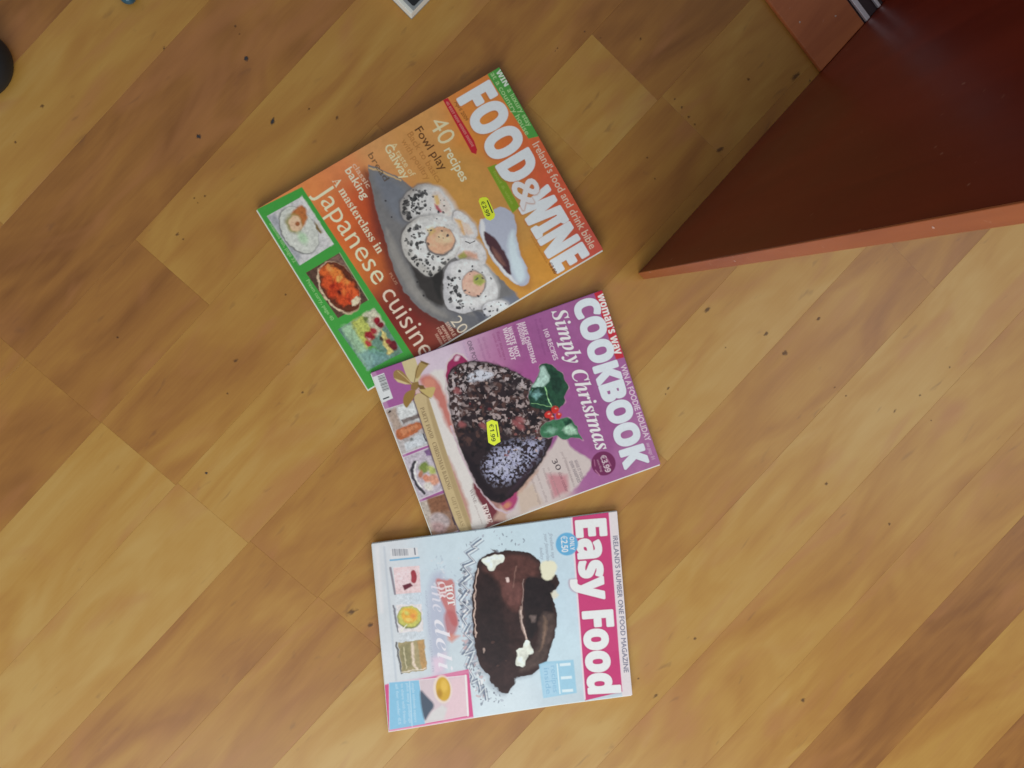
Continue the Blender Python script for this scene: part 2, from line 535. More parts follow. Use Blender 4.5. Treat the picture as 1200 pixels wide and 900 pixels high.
class Art:
    """a printed cover; the design is drawn in layout units and sampled at the cover's own grid points"""

    def __init__(self, corners, w, h, white, step=0.0005):
        # corners in layout units: bottom-left, bottom-right, top-right, top-left
        self.nu, self.nv = int(round(w / step)) + 1, int(round(h / step)) + 1
        self.uv = homography([(0, 0), (1, 0), (1, 1), (0, 1)], corners)
        self.inv = homography(corners, [(0, 0), (1, 0), (1, 1), (0, 1)])
        u, v = np.meshgrid(np.linspace(0, 1, self.nu), np.linspace(0, 1, self.nv))
        self.X, self.Y = hmap(self.uv, u, v)
        self.C = np.zeros((self.nv, self.nu, 3))
        self.white = lin(white)
        self.corners = corners
        self.X0, self.Y0 = self.X, self.Y
        self.pad = 0.0

    def warp(self, *waves):
        # irregular outlines for the printed photographs
        self.X, self.Y = self.X0.copy(), self.Y0.copy()
        self.pad = 0.0
        for amp, sc, seed in waves:
            self.X += amp * 2 * (vnoise(self.X0 / sc, self.Y0 / sc, seed) - .5)
            self.Y += amp * 2 * (vnoise(self.X0 / sc + 9.3, self.Y0 / sc + 4.1, seed + 7) - .5)
            self.pad += amp

    def flatten(self):
        self.X, self.Y, self.pad = self.X0, self.Y0, 0.0

    def mottle(self, pts, amp, sc, seed, soft=2.0):
        P = np.asarray(pts, float)
        sl = self.win(P, soft)
        m_ = self.edge_mask(P, np.roll(P, -1, 0), sl, soft)
        x, y = self.X0[sl], self.Y0[sl]
        n_ = vnoise(x / sc, y / sc, seed) + .6 * vnoise(x / sc * 2.2, y / sc * 2.2, seed + 3) - .8
        self.C[sl] = np.clip(self.C[sl] * (1 + amp * (m_ * n_)[..., None]), .003, .92)

    def col(self, c):
        return np.clip(lin(c) / self.white * 0.80, 0.004, 0.92)

    def win(self, pts, pad):
        pts = np.asarray(pts, float)
        x0, y0 = pts.min(0) - pad
        x1, y1 = pts.max(0) + pad
        cu_, cv_ = hmap(self.inv, np.array([x0, x1, x1, x0]), np.array([y0, y0, y1, y1]))
        i0, i1 = int(np.floor(cu_.min() * (self.nu - 1))), int(np.ceil(cu_.max() * (self.nu - 1))) + 1
        j0, j1 = int(np.floor(cv_.min() * (self.nv - 1))), int(np.ceil(cv_.max() * (self.nv - 1))) + 1
        i0, j0 = max(i0, 0), max(j0, 0)
        i1, j1 = min(i1, self.nu), min(j1, self.nv)
        return slice(j0, max(j1, j0)), slice(i0, max(i1, i0))

    def put(self, sl, mask, c, a=1.0):
        c = self.col(c)
        m_ = (mask * a)[..., None]
        self.C[sl] = self.C[sl] * (1 - m_) + c * m_

    def bg(self, pts, sig=60.0):
        acc = np.zeros_like(self.C)
        ws = np.zeros_like(self.X)
        for x, y, c in pts:
            w_ = np.exp(-((self.X - x) ** 2 + (self.Y - y) ** 2) / (2 * sig * sig)) + 1e-9
            acc += w_[..., None] * self.col(c)
            ws += w_
        self.C = acc / ws[..., None]

    def edge_mask(self, A_, B_, sl, soft, fat=0.0):
        X, Y = self.X[sl], self.Y[sl]
        shp = X.shape
        x, y = X.ravel(), Y.ravel()
        out = np.zeros(x.size)
        if x.size == 0:
            return out.reshape(shp)
        ch = max(1, 3000000 // max(1, len(A_)))
        for s in range(0, x.size, ch):
            px, py = x[s:s + ch, None], y[s:s + ch, None]
            ax, ay, bx, by = A_[:, 0], A_[:, 1], B_[:, 0], B_[:, 1]
            cr = ((ay > py) != (by > py)) & (px < (bx - ax) * (py - ay) / np.where(by == ay, 1e-9, by - ay) + ax)
            ins = cr.sum(1) % 2 == 1
            dx, dy = bx - ax, by - ay
            t = np.clip(((px - ax) * dx + (py - ay) * dy) / (dx * dx + dy * dy + 1e-12), 0, 1)
            d = np.sqrt(((px - ax - t * dx) ** 2 + (py - ay - t * dy) ** 2).min(1))
            out[s:s + ch] = np.clip(0.5 + (np.where(ins, d, -d) + fat) / soft, 0, 1)
        return out.reshape(shp)

    def poly(self, pts, c, soft=0.7, a=1.0, tex=None, rnd=True):
        P = np.asarray(pts, float)
        if rnd and len(P) >= 6:                       # rounded outlines
            for _ in range(2):
                N_ = np.roll(P, -1, 0)
                P = np.stack([P * .75 + N_ * .25, P * .25 + N_ * .75], 1).reshape(-1, 2)
            P = P.mean(0) + (P - P.mean(0)) * 1.045
        sl = self.win(P, soft + self.pad)
        m_ = self.edge_mask(P, np.roll(P, -1, 0), sl, soft)
        if tex is not None:
            m_ = m_ * tex(self.X[sl], self.Y[sl])
        self.put(sl, m_, c, a)

    def ell(self, cx, cy, rx, ry, rot, c, soft=0.8, a=1.0, tex=None):
        r = max(rx, ry) + soft
        sl = self.win([(cx - r, cy - r), (cx + r, cy + r)], self.pad)
        X, Y = self.X[sl] - cx, self.Y[sl] - cy
        cs, sn = math.cos(math.radians(rot)), math.sin(math.radians(rot))
        xr, yr = X * cs + Y * sn, -X * sn + Y * cs
        q = np.sqrt((xr / rx) ** 2 + (yr / ry) ** 2 + 1e-9)
        m_ = np.clip(0.5 + (1 - q) * min(rx, ry) / soft, 0, 1)
        if tex is not None:
            m_ = m_ * tex(self.X[sl], self.Y[sl])
        self.put(sl, m_, c, a)

    def line(self, pts, wd, c, soft=0.6, a=1.0):
        P = np.asarray(pts, float)
        sl = self.win(P, wd + soft + self.pad)
        X, Y = self.X[sl][..., None], self.Y[sl][..., None]
        A_, B_ = P[:-1], P[1:]
        dx, dy = B_[:, 0] - A_[:, 0], B_[:, 1] - A_[:, 1]
        t = np.clip(((X - A_[:, 0]) * dx + (Y - A_[:, 1]) * dy) / (dx * dx + dy * dy + 1e-12), 0, 1)
        d = np.sqrt((X - A_[:, 0] - t * dx) ** 2 + (Y - A_[:, 1] - t * dy) ** 2)
        d = d.min(-1) if d.size else d[..., 0]
        self.put(sl, np.clip(0.5 + (wd / 2 - d) / soft, 0, 1), c, a)

    def text(self, s, p0, p1, h, c, font='sans', weight=0.0, soft=0.6, a=1.0, shear=0.0):
        V, E_, wd, _ = text_outline(s, font, weight)
        p0, p1 = np.array(p0, float), np.array(p1, float)
        d = (p1 - p0) / wd
        n_ = (p1 - p0) / np.linalg.norm(p1 - p0)
        up = np.array([n_[1], -n_[0]]) * h
        x = V[:, 0] + shear * V[:, 1] * h / np.linalg.norm(d)
        P = p0 + x[:, None] * d + V[:, 1:2] * up
        # letter by letter: group the outline edges into letters by their extent along the line
        ex0, ex1 = np.minimum(V[E_[:, 0], 0], V[E_[:, 1], 0]), np.maximum(V[E_[:, 0], 0], V[E_[:, 1], 0])
        order = np.argsort(ex0)
        start, reach, cuts = 0, -1e9, [0]
        for k_, e_ in enumerate(order):
            if k_ and ex0[e_] > reach + 1e-4:
                cuts.append(k_)
            reach = max(reach, ex1[e_])
        cuts.append(len(order))
        fat = weight * h / 0.7
        for c0, c1 in zip(cuts[:-1], cuts[1:]):
            E2 = E_[order[c0:c1]]
            PA, PB = P[E2[:, 0]], P[E2[:, 1]]
            sl = self.win(np.concatenate([PA, PB]), soft + max(fat, 0))
            self.put(sl, self.edge_mask(PA, PB, sl, soft, fat), c, a)

    def specks(self, pts, n, rmin, rmax, cols, seed, asp=1.8, a=1.0, soft=0.6):
        rg = np.random.default_rng(seed)
        P = np.asarray(pts, float)
        lo, hi = P.min(0), P.max(0)
        k = 0
        while k < n:
            q = lo + rg.random(2) * (hi - lo)
            ins = False
            for i in range(len(P)):
                (x1, y1), (x2, y2) = P[i], P[(i + 1) % len(P)]
                if (y1 > q[1]) != (y2 > q[1]) and q[0] < (x2 - x1) * (q[1] - y1) / (y2 - y1) + x1:
                    ins = not ins
            if not ins:
                continue
            k += 1
            r = rmin + (rmax - rmin) * rg.random() ** 1.6
            self.ell(q[0], q[1], r * (1 + (asp - 1) * rg.random()), r, rg.random() * 180, cols[rg.integers(len(cols))],
                     soft, a * (0.7 + 0.3 * rg.random()))

    def grain(self, amp, sc, seed):
        n_ = vnoise(self.X / sc, self.Y / sc, seed) + 0.5 * vnoise(self.X / sc * 2.1, self.Y / sc * 2.1, seed + 1) - 0.75
        self.C = np.clip(self.C * (1 + amp * n_[..., None]), 0.003, 0.92)


def Z(ox, oy, s, pts):
    return [(ox + x / s, oy + y / s) for x, y in pts]


# ================================================================== cover 1: orange food magazine
def art_orange():
    A = Art([(300, 245), (432.5, 456.5), (707, 293), (585, 80)], 0.2245, 0.3007, (196, 209, 230))
    A.bg([(585, 85, (198, 118, 60)), (545, 110, (204, 128, 66)), (560, 140, (206, 136, 62)), (630, 170, (196, 92, 62)),
          (665, 230, (196, 90, 66)), (700, 290, (186, 84, 74)), (600, 160, (202, 112, 58)), (500, 140, (200, 150, 92)),
          (480, 165, (190, 140, 84)), (440, 180, (200, 150, 100)), (545, 210, (188, 142, 78)), (600, 260, (184, 140, 78)),
          (640, 320, (198, 142, 62)), (620, 335, (188, 140, 70)), (400, 200, (206, 130, 86)), (370, 225, (206, 130, 78)),
          (420, 230, (176, 70, 40)), (445, 275, (150, 60, 42)), (400, 260, (204, 108, 56)), (430, 320, (206, 120, 58)),
          (455, 330, (130, 54, 44)), (480, 380, (112, 40, 40)), (520, 395, (120, 56, 52)), (560, 390, (130, 80, 66)),
          (455, 370, (110, 42, 36)), (490, 420, (130, 60, 40)), (470, 400, (120, 48, 38))], 19)
    A.grain(0.10, 9.0, 3)
    A.warp((0.98, 6.0, 101), (0.32, 2.4, 102))
    # plate
    plate = [(433, 196), (441, 199), (455, 206), (470, 212), (486, 224), (510, 246), (540, 280), (575, 318), (604, 345),
             (612, 356), (568, 386), (555, 391), (540, 384), (523, 376), (509, 369), (495, 361), (484, 350), (473, 336),
             (465, 318), (458, 295), (450, 270), (444, 250), (438, 222)]
    A.poly([(x - 6, y + 5) for x, y in plate], (92, 46, 42), 9, 0.75)
    A.poly(plate, (112, 114, 122), 1.2)
    A.poly([(436, 200), (455, 208), (480, 224), (492, 260), (470, 262), (452, 240)], (110, 118, 136), 10, 0.85)
    A.poly([(452, 262), (470, 300), (500, 352), (530, 372), (510, 366), (488, 352), (468, 320), (456, 290)], (138, 138, 142), 5, 0.8)
    A.poly([(560, 372), (590, 350), (606, 344), (612, 356), (568, 386)], (110, 118, 140), 5, 0.9)
    A.line([(433, 196), (441, 199), (455, 205), (470, 212)], 1.6, (214, 176, 128), 1.6, 0.9)
    for x, y in ((459, 254), (490, 331), (497, 346), (453, 236)):
        A.ell(x, y, 1.2, 0.9, 30, (48, 48, 54))
    # deep shade the rolls cast on the plate (in the printed photo)
    A.poly([(476, 262), (492, 300), (500, 322), (516, 314), (524, 340), (522, 358), (512, 357), (498, 348), (484, 318), (472, 284)],
           (52, 50, 52), 5, 0.97)
    A.poly([(505, 322), (520, 312), (526, 340), (522, 356), (514, 350)], (44, 44, 46), 3, 0.95)
    A.poly([(520, 356), (545, 368), (560, 372), (572, 378), (560, 386), (540, 378)], (96, 100, 112), 4, 0.9)

    def roll(poly_, base, shade_side):
        A.poly([(x - 1.2, y + .6) for x, y in poly_], (86, 84, 88), 4.5, .8)
        A.poly([(x - .5, y - 1.6) for x, y in poly_], (104, 104, 112), 4.0, .6)
        A.poly(poly_, base, 1.6)
        cx, cy = np.mean([p[0] for p in poly_]), np.mean([p[1] for p in poly_])
        q = [(cx + (x - cx) * 0.9 + shade_side[0], cy + (y - cy) * 0.9 + shade_side[1]) for x, y in poly_]
        A.poly(q, (210, 214, 226), 7, 0.80)
    r1 = Z(420, 180, 5.4545, [(270, 330), (300, 270), (360, 220), (430, 200), (510, 220), (560, 280), (610, 350), (620, 410),
                             (570, 440), (500, 440), (400, 400), (330, 440), (290, 410)])
    roll(r1, (150, 150, 156), (6, -1))
    A.poly(Z(420, 180, 5.4545, [(470, 250), (530, 250), (590, 340), (600, 400), (540, 390), (490, 330)]), (206, 200, 204), 3)
    A.poly(Z(420, 180, 5.4545, [(480, 270), (510, 270), (520, 320), (500, 330)]), (214, 178, 128), 2.4)
    A.poly(Z(420, 180, 5.4545, [(490, 320), (510, 330), (545, 375), (530, 380), (500, 350)]), (170, 92, 104), 2)
    A.specks(Z(420, 180, 5.4545, [(275, 330), (310, 262), (380, 225), (440, 240), (430, 330), (390, 395), (320, 430), (290, 400)]),
             66, 0.9, 2.3, [(34, 36, 42), (48, 48, 52), (60, 62, 66)], 21)
    A.specks(r1, 26, 0.6, 1.4, [(44, 46, 54), (70, 70, 78)], 22)
    r5 = Z(420, 180, 5.4545, [(610, 380), (640, 365), (700, 400), (755, 470), (765, 530), (720, 560), (650, 520), (615, 450)])
    roll(r5, (190, 192, 206), (1, -1))
    A.poly(Z(420, 180, 5.4545, [(620, 420), (660, 430), (690, 470), (690, 520), (650, 500)]), (202, 158, 96), 3)
    A.poly(Z(420, 180, 5.4545, [(660, 440), (710, 450), (740, 510), (710, 530), (680, 500)]), (206, 190, 186), 3)
    r4 = Z(420, 180, 5.4545, [(600, 560), (680, 530), (760, 560), (815, 620), (820, 700), (760, 720), (660, 690), (600, 640)])
    roll(r4, (186, 188, 204), (1, -2))
    A.poly(Z(420, 180, 5.4545, [(640, 650), (690, 620), (760, 640), (775, 690), (700, 690)]), (196, 158, 146), 3)
    A.poly(Z(420, 180, 5.4545, [(640, 660), (680, 625), (700, 660), (670, 690)]), (156, 156, 92), 3)
    A.line(Z(420, 180, 5.4545, [(690, 560), (720, 575), (745, 562)]), 1.1, (60, 60, 70))
    r2 = Z(420, 180, 5.4545, [(285, 530), (320, 460), (390, 415), (470, 400), (560, 410), (620, 460), (650, 540), (640, 620),
                             (590, 680), (520, 740), (460, 790), (400, 740), (330, 680), (290, 610)])
    roll(r2, (176, 178, 184), (5, -4))
    A.ell(517, 283, 17.5, 17.0, 0, (60, 50, 52), 2.0, 0.8)
    A.ell(517.4, 281.6, 15.8, 15.6, 0, (212, 168, 146), 2.2)
    A.ell(520, 279, 9, 8, 20, (222, 186, 160), 5, 0.8)
    A.poly(Z(420, 180, 5.4545, [(440, 480), (480, 470), (500, 500), (460, 530)]), (190, 170, 110), 3, 0.7)
    A.line(Z(420, 180, 5.4545, [(445, 470), (520, 455), (580, 480)]), 1.6, (216, 218, 224), 1.4)
    A.specks(Z(420, 180, 5.4545, [(290, 540), (320, 460), (430, 450), (430, 600), (500, 680), (600, 660), (560, 720), (470, 790), (400, 740), (330, 680)]),
             62, 0.9, 2.0, [(34, 36, 42), (50, 52, 56), (72, 74, 78)], 23)
    A.specks(r2, 16, 0.6, 1.3, [(48, 50, 58), (70, 70, 80)], 24)
    r3 = Z(380, 290, 6, [(850, 240), (870, 150), (930, 100), (1010, 85), (1100, 110), (1160, 170), (1200, 240), (1230, 330), (1200, 400),
                        (1160, 440), (1100, 430), (1030, 450), (950, 460), (890, 430), (850, 370)])
    roll(r3, (178, 182, 196), (4, -3))
    A.ell(556.6, 333, 15, 15.5, 0, (76, 70, 74), 2.2, 0.75)
    A.ell(556, 333, 13.6, 14.4, 0, (206, 170, 160), 2.4)
    A.poly(Z(380, 290, 6, [(1050, 200), (1110, 190), (1140, 240), (1110, 270), (1060, 260)]), (154, 164, 92), 3)
    A.poly(Z(380, 290, 6, [(980, 260), (1040, 240), (1080, 290), (1060, 340), (1000, 320)]), (216, 176, 166), 4, 0.8)
    A.specks(Z(380, 290, 6, [(855, 240), (900, 150), (960, 140), (960, 330), (1040, 400), (940, 450), (880, 420)]), 34, 0.9, 1.9,
             [(38, 40, 46), (60, 62, 68)], 25)
    A.specks(r3, 26, 0.6, 1.4, [(44, 46, 56), (74, 76, 86)], 26)
    r6 = Z(380, 290, 6, [(1120, 400), (1200, 380), (1260, 370), (1310, 420), (1280, 470), (1200, 490), (1140, 480)])
    roll(r6, (176, 182, 200), (1, -1))
    A.specks(r6, 14, 0.6, 1.3, [(44, 46, 56)], 27)
    A.poly(Z(380, 290, 6, [(1040, 440), (1110, 460), (1150, 500), (1100, 520)]), (80, 84, 98), 3, 0.9)
    # sauce cup
    cup = Z(420, 180, 5.4545, [(790, 440), (830, 420), (870, 370), (920, 352), (970, 370), (1000, 410), (1012, 470), (1008, 540), (1030, 620),
                               (1070, 710), (1095, 780), (1085, 828), (1040, 842), (985, 805), (900, 725), (835, 620), (800, 540), (775, 470)])
    A.poly([(x + 4, y + 5) for x, y in cup], (160, 110, 60), 6, 0.5)
    A.poly(cup, (166, 176, 204), 1.6)
    A.poly(Z(420, 180, 5.4545, [(1000, 480), (1010, 600), (1080, 760), (1050, 830), (1000, 780), (960, 640), (970, 540)]), (196, 218, 238), 6, 0.9)
    A.poly(Z(420, 180, 5.4545, [(780, 440), (810, 430), (830, 560), (960, 760), (1040, 835), (980, 805), (900, 725), (800, 560)]), (206, 214, 230), 2.4)
    A.poly(Z(420, 180, 5.4545, [(805, 498), (850, 520), (920, 600), (970, 690), (988, 785), (945, 750), (880, 670), (825, 580)]), (74, 50, 60), 2)
    A.poly(Z(420, 180, 5.4545, [(860, 600), (900, 640), (950, 720), (930, 720), (880, 660)]), (136, 98, 92), 4, 0.8)
    A.mottle(r1 + r2 + r3, 0.0, 3, 1)
    for k_, r_ in enumerate((r1, r2, r3, r4, r5, r6)):
        A.mottle(r_, .16, 2.2, 110 + k_)
        A.mottle(r_, .22, 6.0, 120 + k_)
    A.mottle(plate, .16, 7.0, 130)
    A.flatten()
    # green strip with three photographs
    A.poly([(298, 246), (353.5, 219), (505, 446), (432, 460)], (62, 150, 66), 0.8)
    A.line([(300, 246), (432, 457)], 1.6, (180, 204, 170), 1.2, 0.8)
    A.text('Steamed fish, page 32', (315, 262), (344, 308), 4.0, (164, 206, 156), 'sans', 0, 0.7, .75)
    A.text('Prawn curry, page 40', (359, 329), (389, 376), 4.0, (164, 206, 156), 'sans', 0, 0.7, .75)
    t1 = [(312.2, 253), (354, 230), (391.4, 286), (351.4, 311)]
    A.poly(t1, (188, 192, 204), 0.8)
    A.warp((0.90, 5.0, 103), (0.32, 2.2, 104))
    A.poly([(313, 254), (322, 249), (352, 300), (351, 310)], (120, 130, 150), 4, 0.6)
    A.ell(350, 270, 31, 20, 57, (120, 124, 130), 1.2)
    A.ell(350.6, 269.6, 30, 19, 57, (190, 198, 202), 1.2)
    A.poly([(340, 250), (352, 240), (360, 246), (359, 262), (350, 270), (342, 262)], (168, 104, 60), 3)
    A.ell(344, 262, 12, 9, 60, (138, 134, 84), 4, 0.9)
    A.ell(346, 262, 9.4, 7, 60, (206, 178, 156), 2)
    A.ell(349, 262, 2.6, 2.2, 0, (150, 92, 60), 1.4)
    A.ell(355, 279, 8, 5, 55, (166, 200, 176), 4, 0.9)
    A.poly([(368, 258), (374, 262), (380, 272), (376, 274), (370, 267)], (110, 92, 52), 2)
    A.poly([(354, 230), (391.4, 286), (388, 288), (351, 232)], (208, 212, 222), 2, 0.6)
    A.flatten()
    t2 = [(358.4, 319.6), (398.4, 296.4), (432.4, 351.6), (396.8, 373)]
    A.poly(t2, (84, 62, 54), 0.8)
    A.warp((1.35, 5.0, 105), (0.54, 2.2, 106))
    A.poly([(381, 307), (398.4, 296.4), (414, 322), (404, 326)], (112, 88, 82), 3)
    A.ell(398, 337, 34, 21, 57, (196, 178, 158), 1.2)
    A.ell(399, 336.4, 33, 20, 57, (92, 46, 30), 1.6)
    for q, (x, y, r, c) in enumerate([(384, 318, 9, (196, 92, 44)), (394, 322, 9, (206, 118, 56)), (398, 332, 9, (190, 74, 34)), (392, 340, 10, (176, 60, 30)),
                                      (408, 338, 9, (200, 88, 46)), (404, 350, 10, (188, 72, 36)), (416, 344, 7, (196, 84, 44)), (384, 330, 8, (190, 78, 40)),
                                      (398, 327, 4, (222, 150, 84)), (386, 314, 4, (214, 140, 80)), (406, 330, 4, (216, 120, 60)), (411, 352, 5, (176, 60, 34)),
                                      (399, 342, 3, (80, 20, 16)), (390, 336, 3, (140, 36, 22)), (404, 343, 3, (214, 104, 52))]):
        A.ell(x, y, r, r * .8, q * 37, c, 3)
    A.poly([(412, 352), (420, 346), (424, 352), (414, 360)], (206, 196, 176), 2)
    A.flatten()
    A.mottle(t2, .6, 2.4, 140)
    A.line([t2[1], t2[2]], 1.0, (150, 176, 140), 0.8, .8)
    t3 = [(396.6, 386), (440, 361), (473.4, 413), (432, 434)]
    A.poly(t3, (96, 132, 124), 0.8)
    A.warp((1.35, 5.0, 107), (0.54, 2.2, 108))
    A.poly([(400, 384), (412, 377), (440, 424), (432, 434)], (150, 186, 160), 4, .8)
    A.poly([(412, 378), (428, 368), (440, 392), (430, 410)], (170, 180, 92), 4, .9)
    A.poly([(426, 368), (440, 361), (452, 380), (442, 396)], (190, 190, 176), 3, .9)
    A.poly([(448, 386), (454, 392), (462, 412), (458, 418), (450, 404)], (196, 184, 120), 2)
    for x, y, r, c in [(434, 394, 6, (138, 36, 46)), (438, 388, 5, (150, 50, 58)), (442, 376, 5, (132, 28, 44)), (447, 381, 4, (110, 24, 40)), (432, 402, 4, (160, 60, 60)),
                       (461, 405, 6, (96, 30, 40)), (456, 400, 4, (120, 44, 50)), (430, 374, 4, (92, 110, 60)), (438, 410, 6, (92, 152, 74)), (446, 414, 5, (70, 120, 70)),
                       (434, 397, 2, (206, 160, 160)), (448, 396, 3, (76, 60, 50))]:
        A.ell(x, y, r, r * .75, 40, c, 2.4)
    A.poly([(420, 414), (440, 408), (460, 418), (432, 434)], (110, 150, 162), 4, .7)
    A.flatten()
    A.mottle(t3, .5, 2.6, 142)
    A.mottle(t1, .3, 3.0, 144)
    # headline lettering
    W_ = (208, 220, 238)
    CR = (222, 200, 176)
    A.text('Japanese', (367.5, 226), (440, 335), 23.5, (232, 214, 192), 'sans', -0.006, 0.8)
    A.text('cuisine', (446.5, 344.5), (496, 421), 23, (222, 196, 188), 'sans', -0.006, 0.8)
    A.text('A masterclass in', (389, 212), (443.5, 298), 9.6, (232, 208, 190), 'serif', 0, 0.7)
    A.text('classic', (412.5, 193.5), (430.5, 221), 6.0, (216, 190, 176), 'sans', 0.01, 0.7, .8)
    A.text('baking', (404, 200), (426, 234), 9.2, (232, 210, 196), 'sans', 0.012, 0.7)
    A.text('bread', (431, 182), (451, 213), 7.0, (78, 62, 44), 'sans', 0.01, 0.8, .8)
    A.text('A taste of', (457.5, 170), (482, 208), 7.0, (228, 198, 160), 'sans', 0.006, 0.7, .85)
    A.text('Galway', (450, 173), (473, 211), 10.0, (228, 206, 176), 'sans', 0.012, 0.7)
    A.text('Fowl play', (486, 153), (517.5, 201), 9.6, (74, 44, 22), 'sans', 0.006, 0.7)
    A.text('Back to basics', (477, 158), (513, 215), 7.4, (150, 98, 48), 'sans', 0, 0.8, .75)
    A.text('with poultry', (470, 166), (500, 212), 7.0, (150, 98, 48), 'sans', 0, 0.8, .7)
    A.text('40', (502, 145.5), (517.5, 172), 21, (230, 206, 178), 'sans', -0.004, 0.8)
    A.text('recipes', (520.5, 177), (541.5, 214), 11, (230, 212, 190), 'sans', 0.01, 0.7)
    A.poly([(519, 117.6), (525, 115.6), (556, 166), (559.5, 176), (558.5, 181.5), (553, 179.5)], (176, 34, 50), 0.8, rnd=False)
    A.text('40 BEST NEW WINES INSIDE', (522.4, 120.5), (553.5, 173), 2.8, (226, 150, 150), 'bold', 0, 0.7, .8)
    A.text('April 2009', (532.5, 121), (546, 143), 4.2, (110, 66, 26), 'sans', 0.01, 0.7, .9)
    A.poly([(571, 88.5), (586.2, 78.5), (633.2, 160.6), (619.5, 163.6)], (76, 152, 72), 0.8)
    A.text('WIN', (581, 85.5), (591.5, 103), 6.6, (220, 234, 226), 'bold', 0.01, 0.7)
    A.text('a luxury stay', (594, 107), (619, 150), 6.0, (176, 214, 164), 'sans', 0.0, 0.7, .9)
    A.text('at a country house', (574.5, 88), (616.5, 160), 6.0, (176, 214, 164), 'sans', 0.0, 0.7, .9)
    A.poly([(571.5, 197), (582, 193), (609.5, 243), (601.5, 250)], (116, 150, 42), 1.0)
    A.text('food & wine', (578, 202), (600, 240), 3.4, (160, 180, 90), 'sans', 0, 0.8, .6)
    sh = (1.2, 1.6)
    for s_, p0, p1, h_ in (('FOOD', (537, 117.6), (595.5, 218), 41.5), ('WINE', (607, 239.5), (654.5, 319), 40.5)):
        A.text(s_, (p0[0] - sh[0], p0[1] + sh[1]), (p1[0] - sh[0], p1[1] + sh[1]), h_, (170, 104, 70), 'bold', 0.03, 2.4, .6)
        A.text(s_, p0, p1, h_, W_, 'bold', 0.034, 0.8)
    A.text('&', (598.5, 218.5), (614, 246.5), 29, (178, 120, 90), 'sans', 0.05, 2.2, .6)
    A.text('&', (598.5, 218), (614, 246), 29, (210, 214, 230), 'sans', 0.022, 0.8)
    A.text("Ireland's food and drink bible", (624, 170.5), (692, 293), 8.8, (228, 196, 186), 'sans', 0.004, 0.7)
    A.text('www.foodandwine.ie', (622.5, 277.5), (641.5, 309), 2.6, (150, 96, 34), 'sans', 0.01, 0.7, .8)
    A.text('€3.80', (643.5, 309), (650.5, 321.5), 4.0, (96, 58, 22), 'bold', 0.01, 0.6)
    A.text('20', (528.8, 376.5), (540, 392.5), 13.6, (222, 202, 192), 'sans', -0.01, 0.7)
    A.text('SIMPLE', (522.7, 379), (532.5, 394.5), 4.2, (206, 178, 168), 'bold', 0, 0.6, .9)
    A.text('SUPPERS', (517.4, 382.5), (527.3, 399.5), 3.7, (206, 178, 168), 'bold', 0, 0.6, .9)
    A.text('FOR ALL', (512.6, 385), (522.8, 401.5), 3.4, (200, 170, 160), 'bold', 0, 0.6, .85)
    A.text('SEASONS', (511, 392), (519, 406), 3.0, (200, 170, 160), 'bold', 0, 0.6, .8)
    A.text('PLUS', (456.6, 321), (464.6, 334), 3.0, (190, 150, 130), 'sans', 0, 0.7, .7)
    A.grain(0.05, 2.2, 30)
    return A


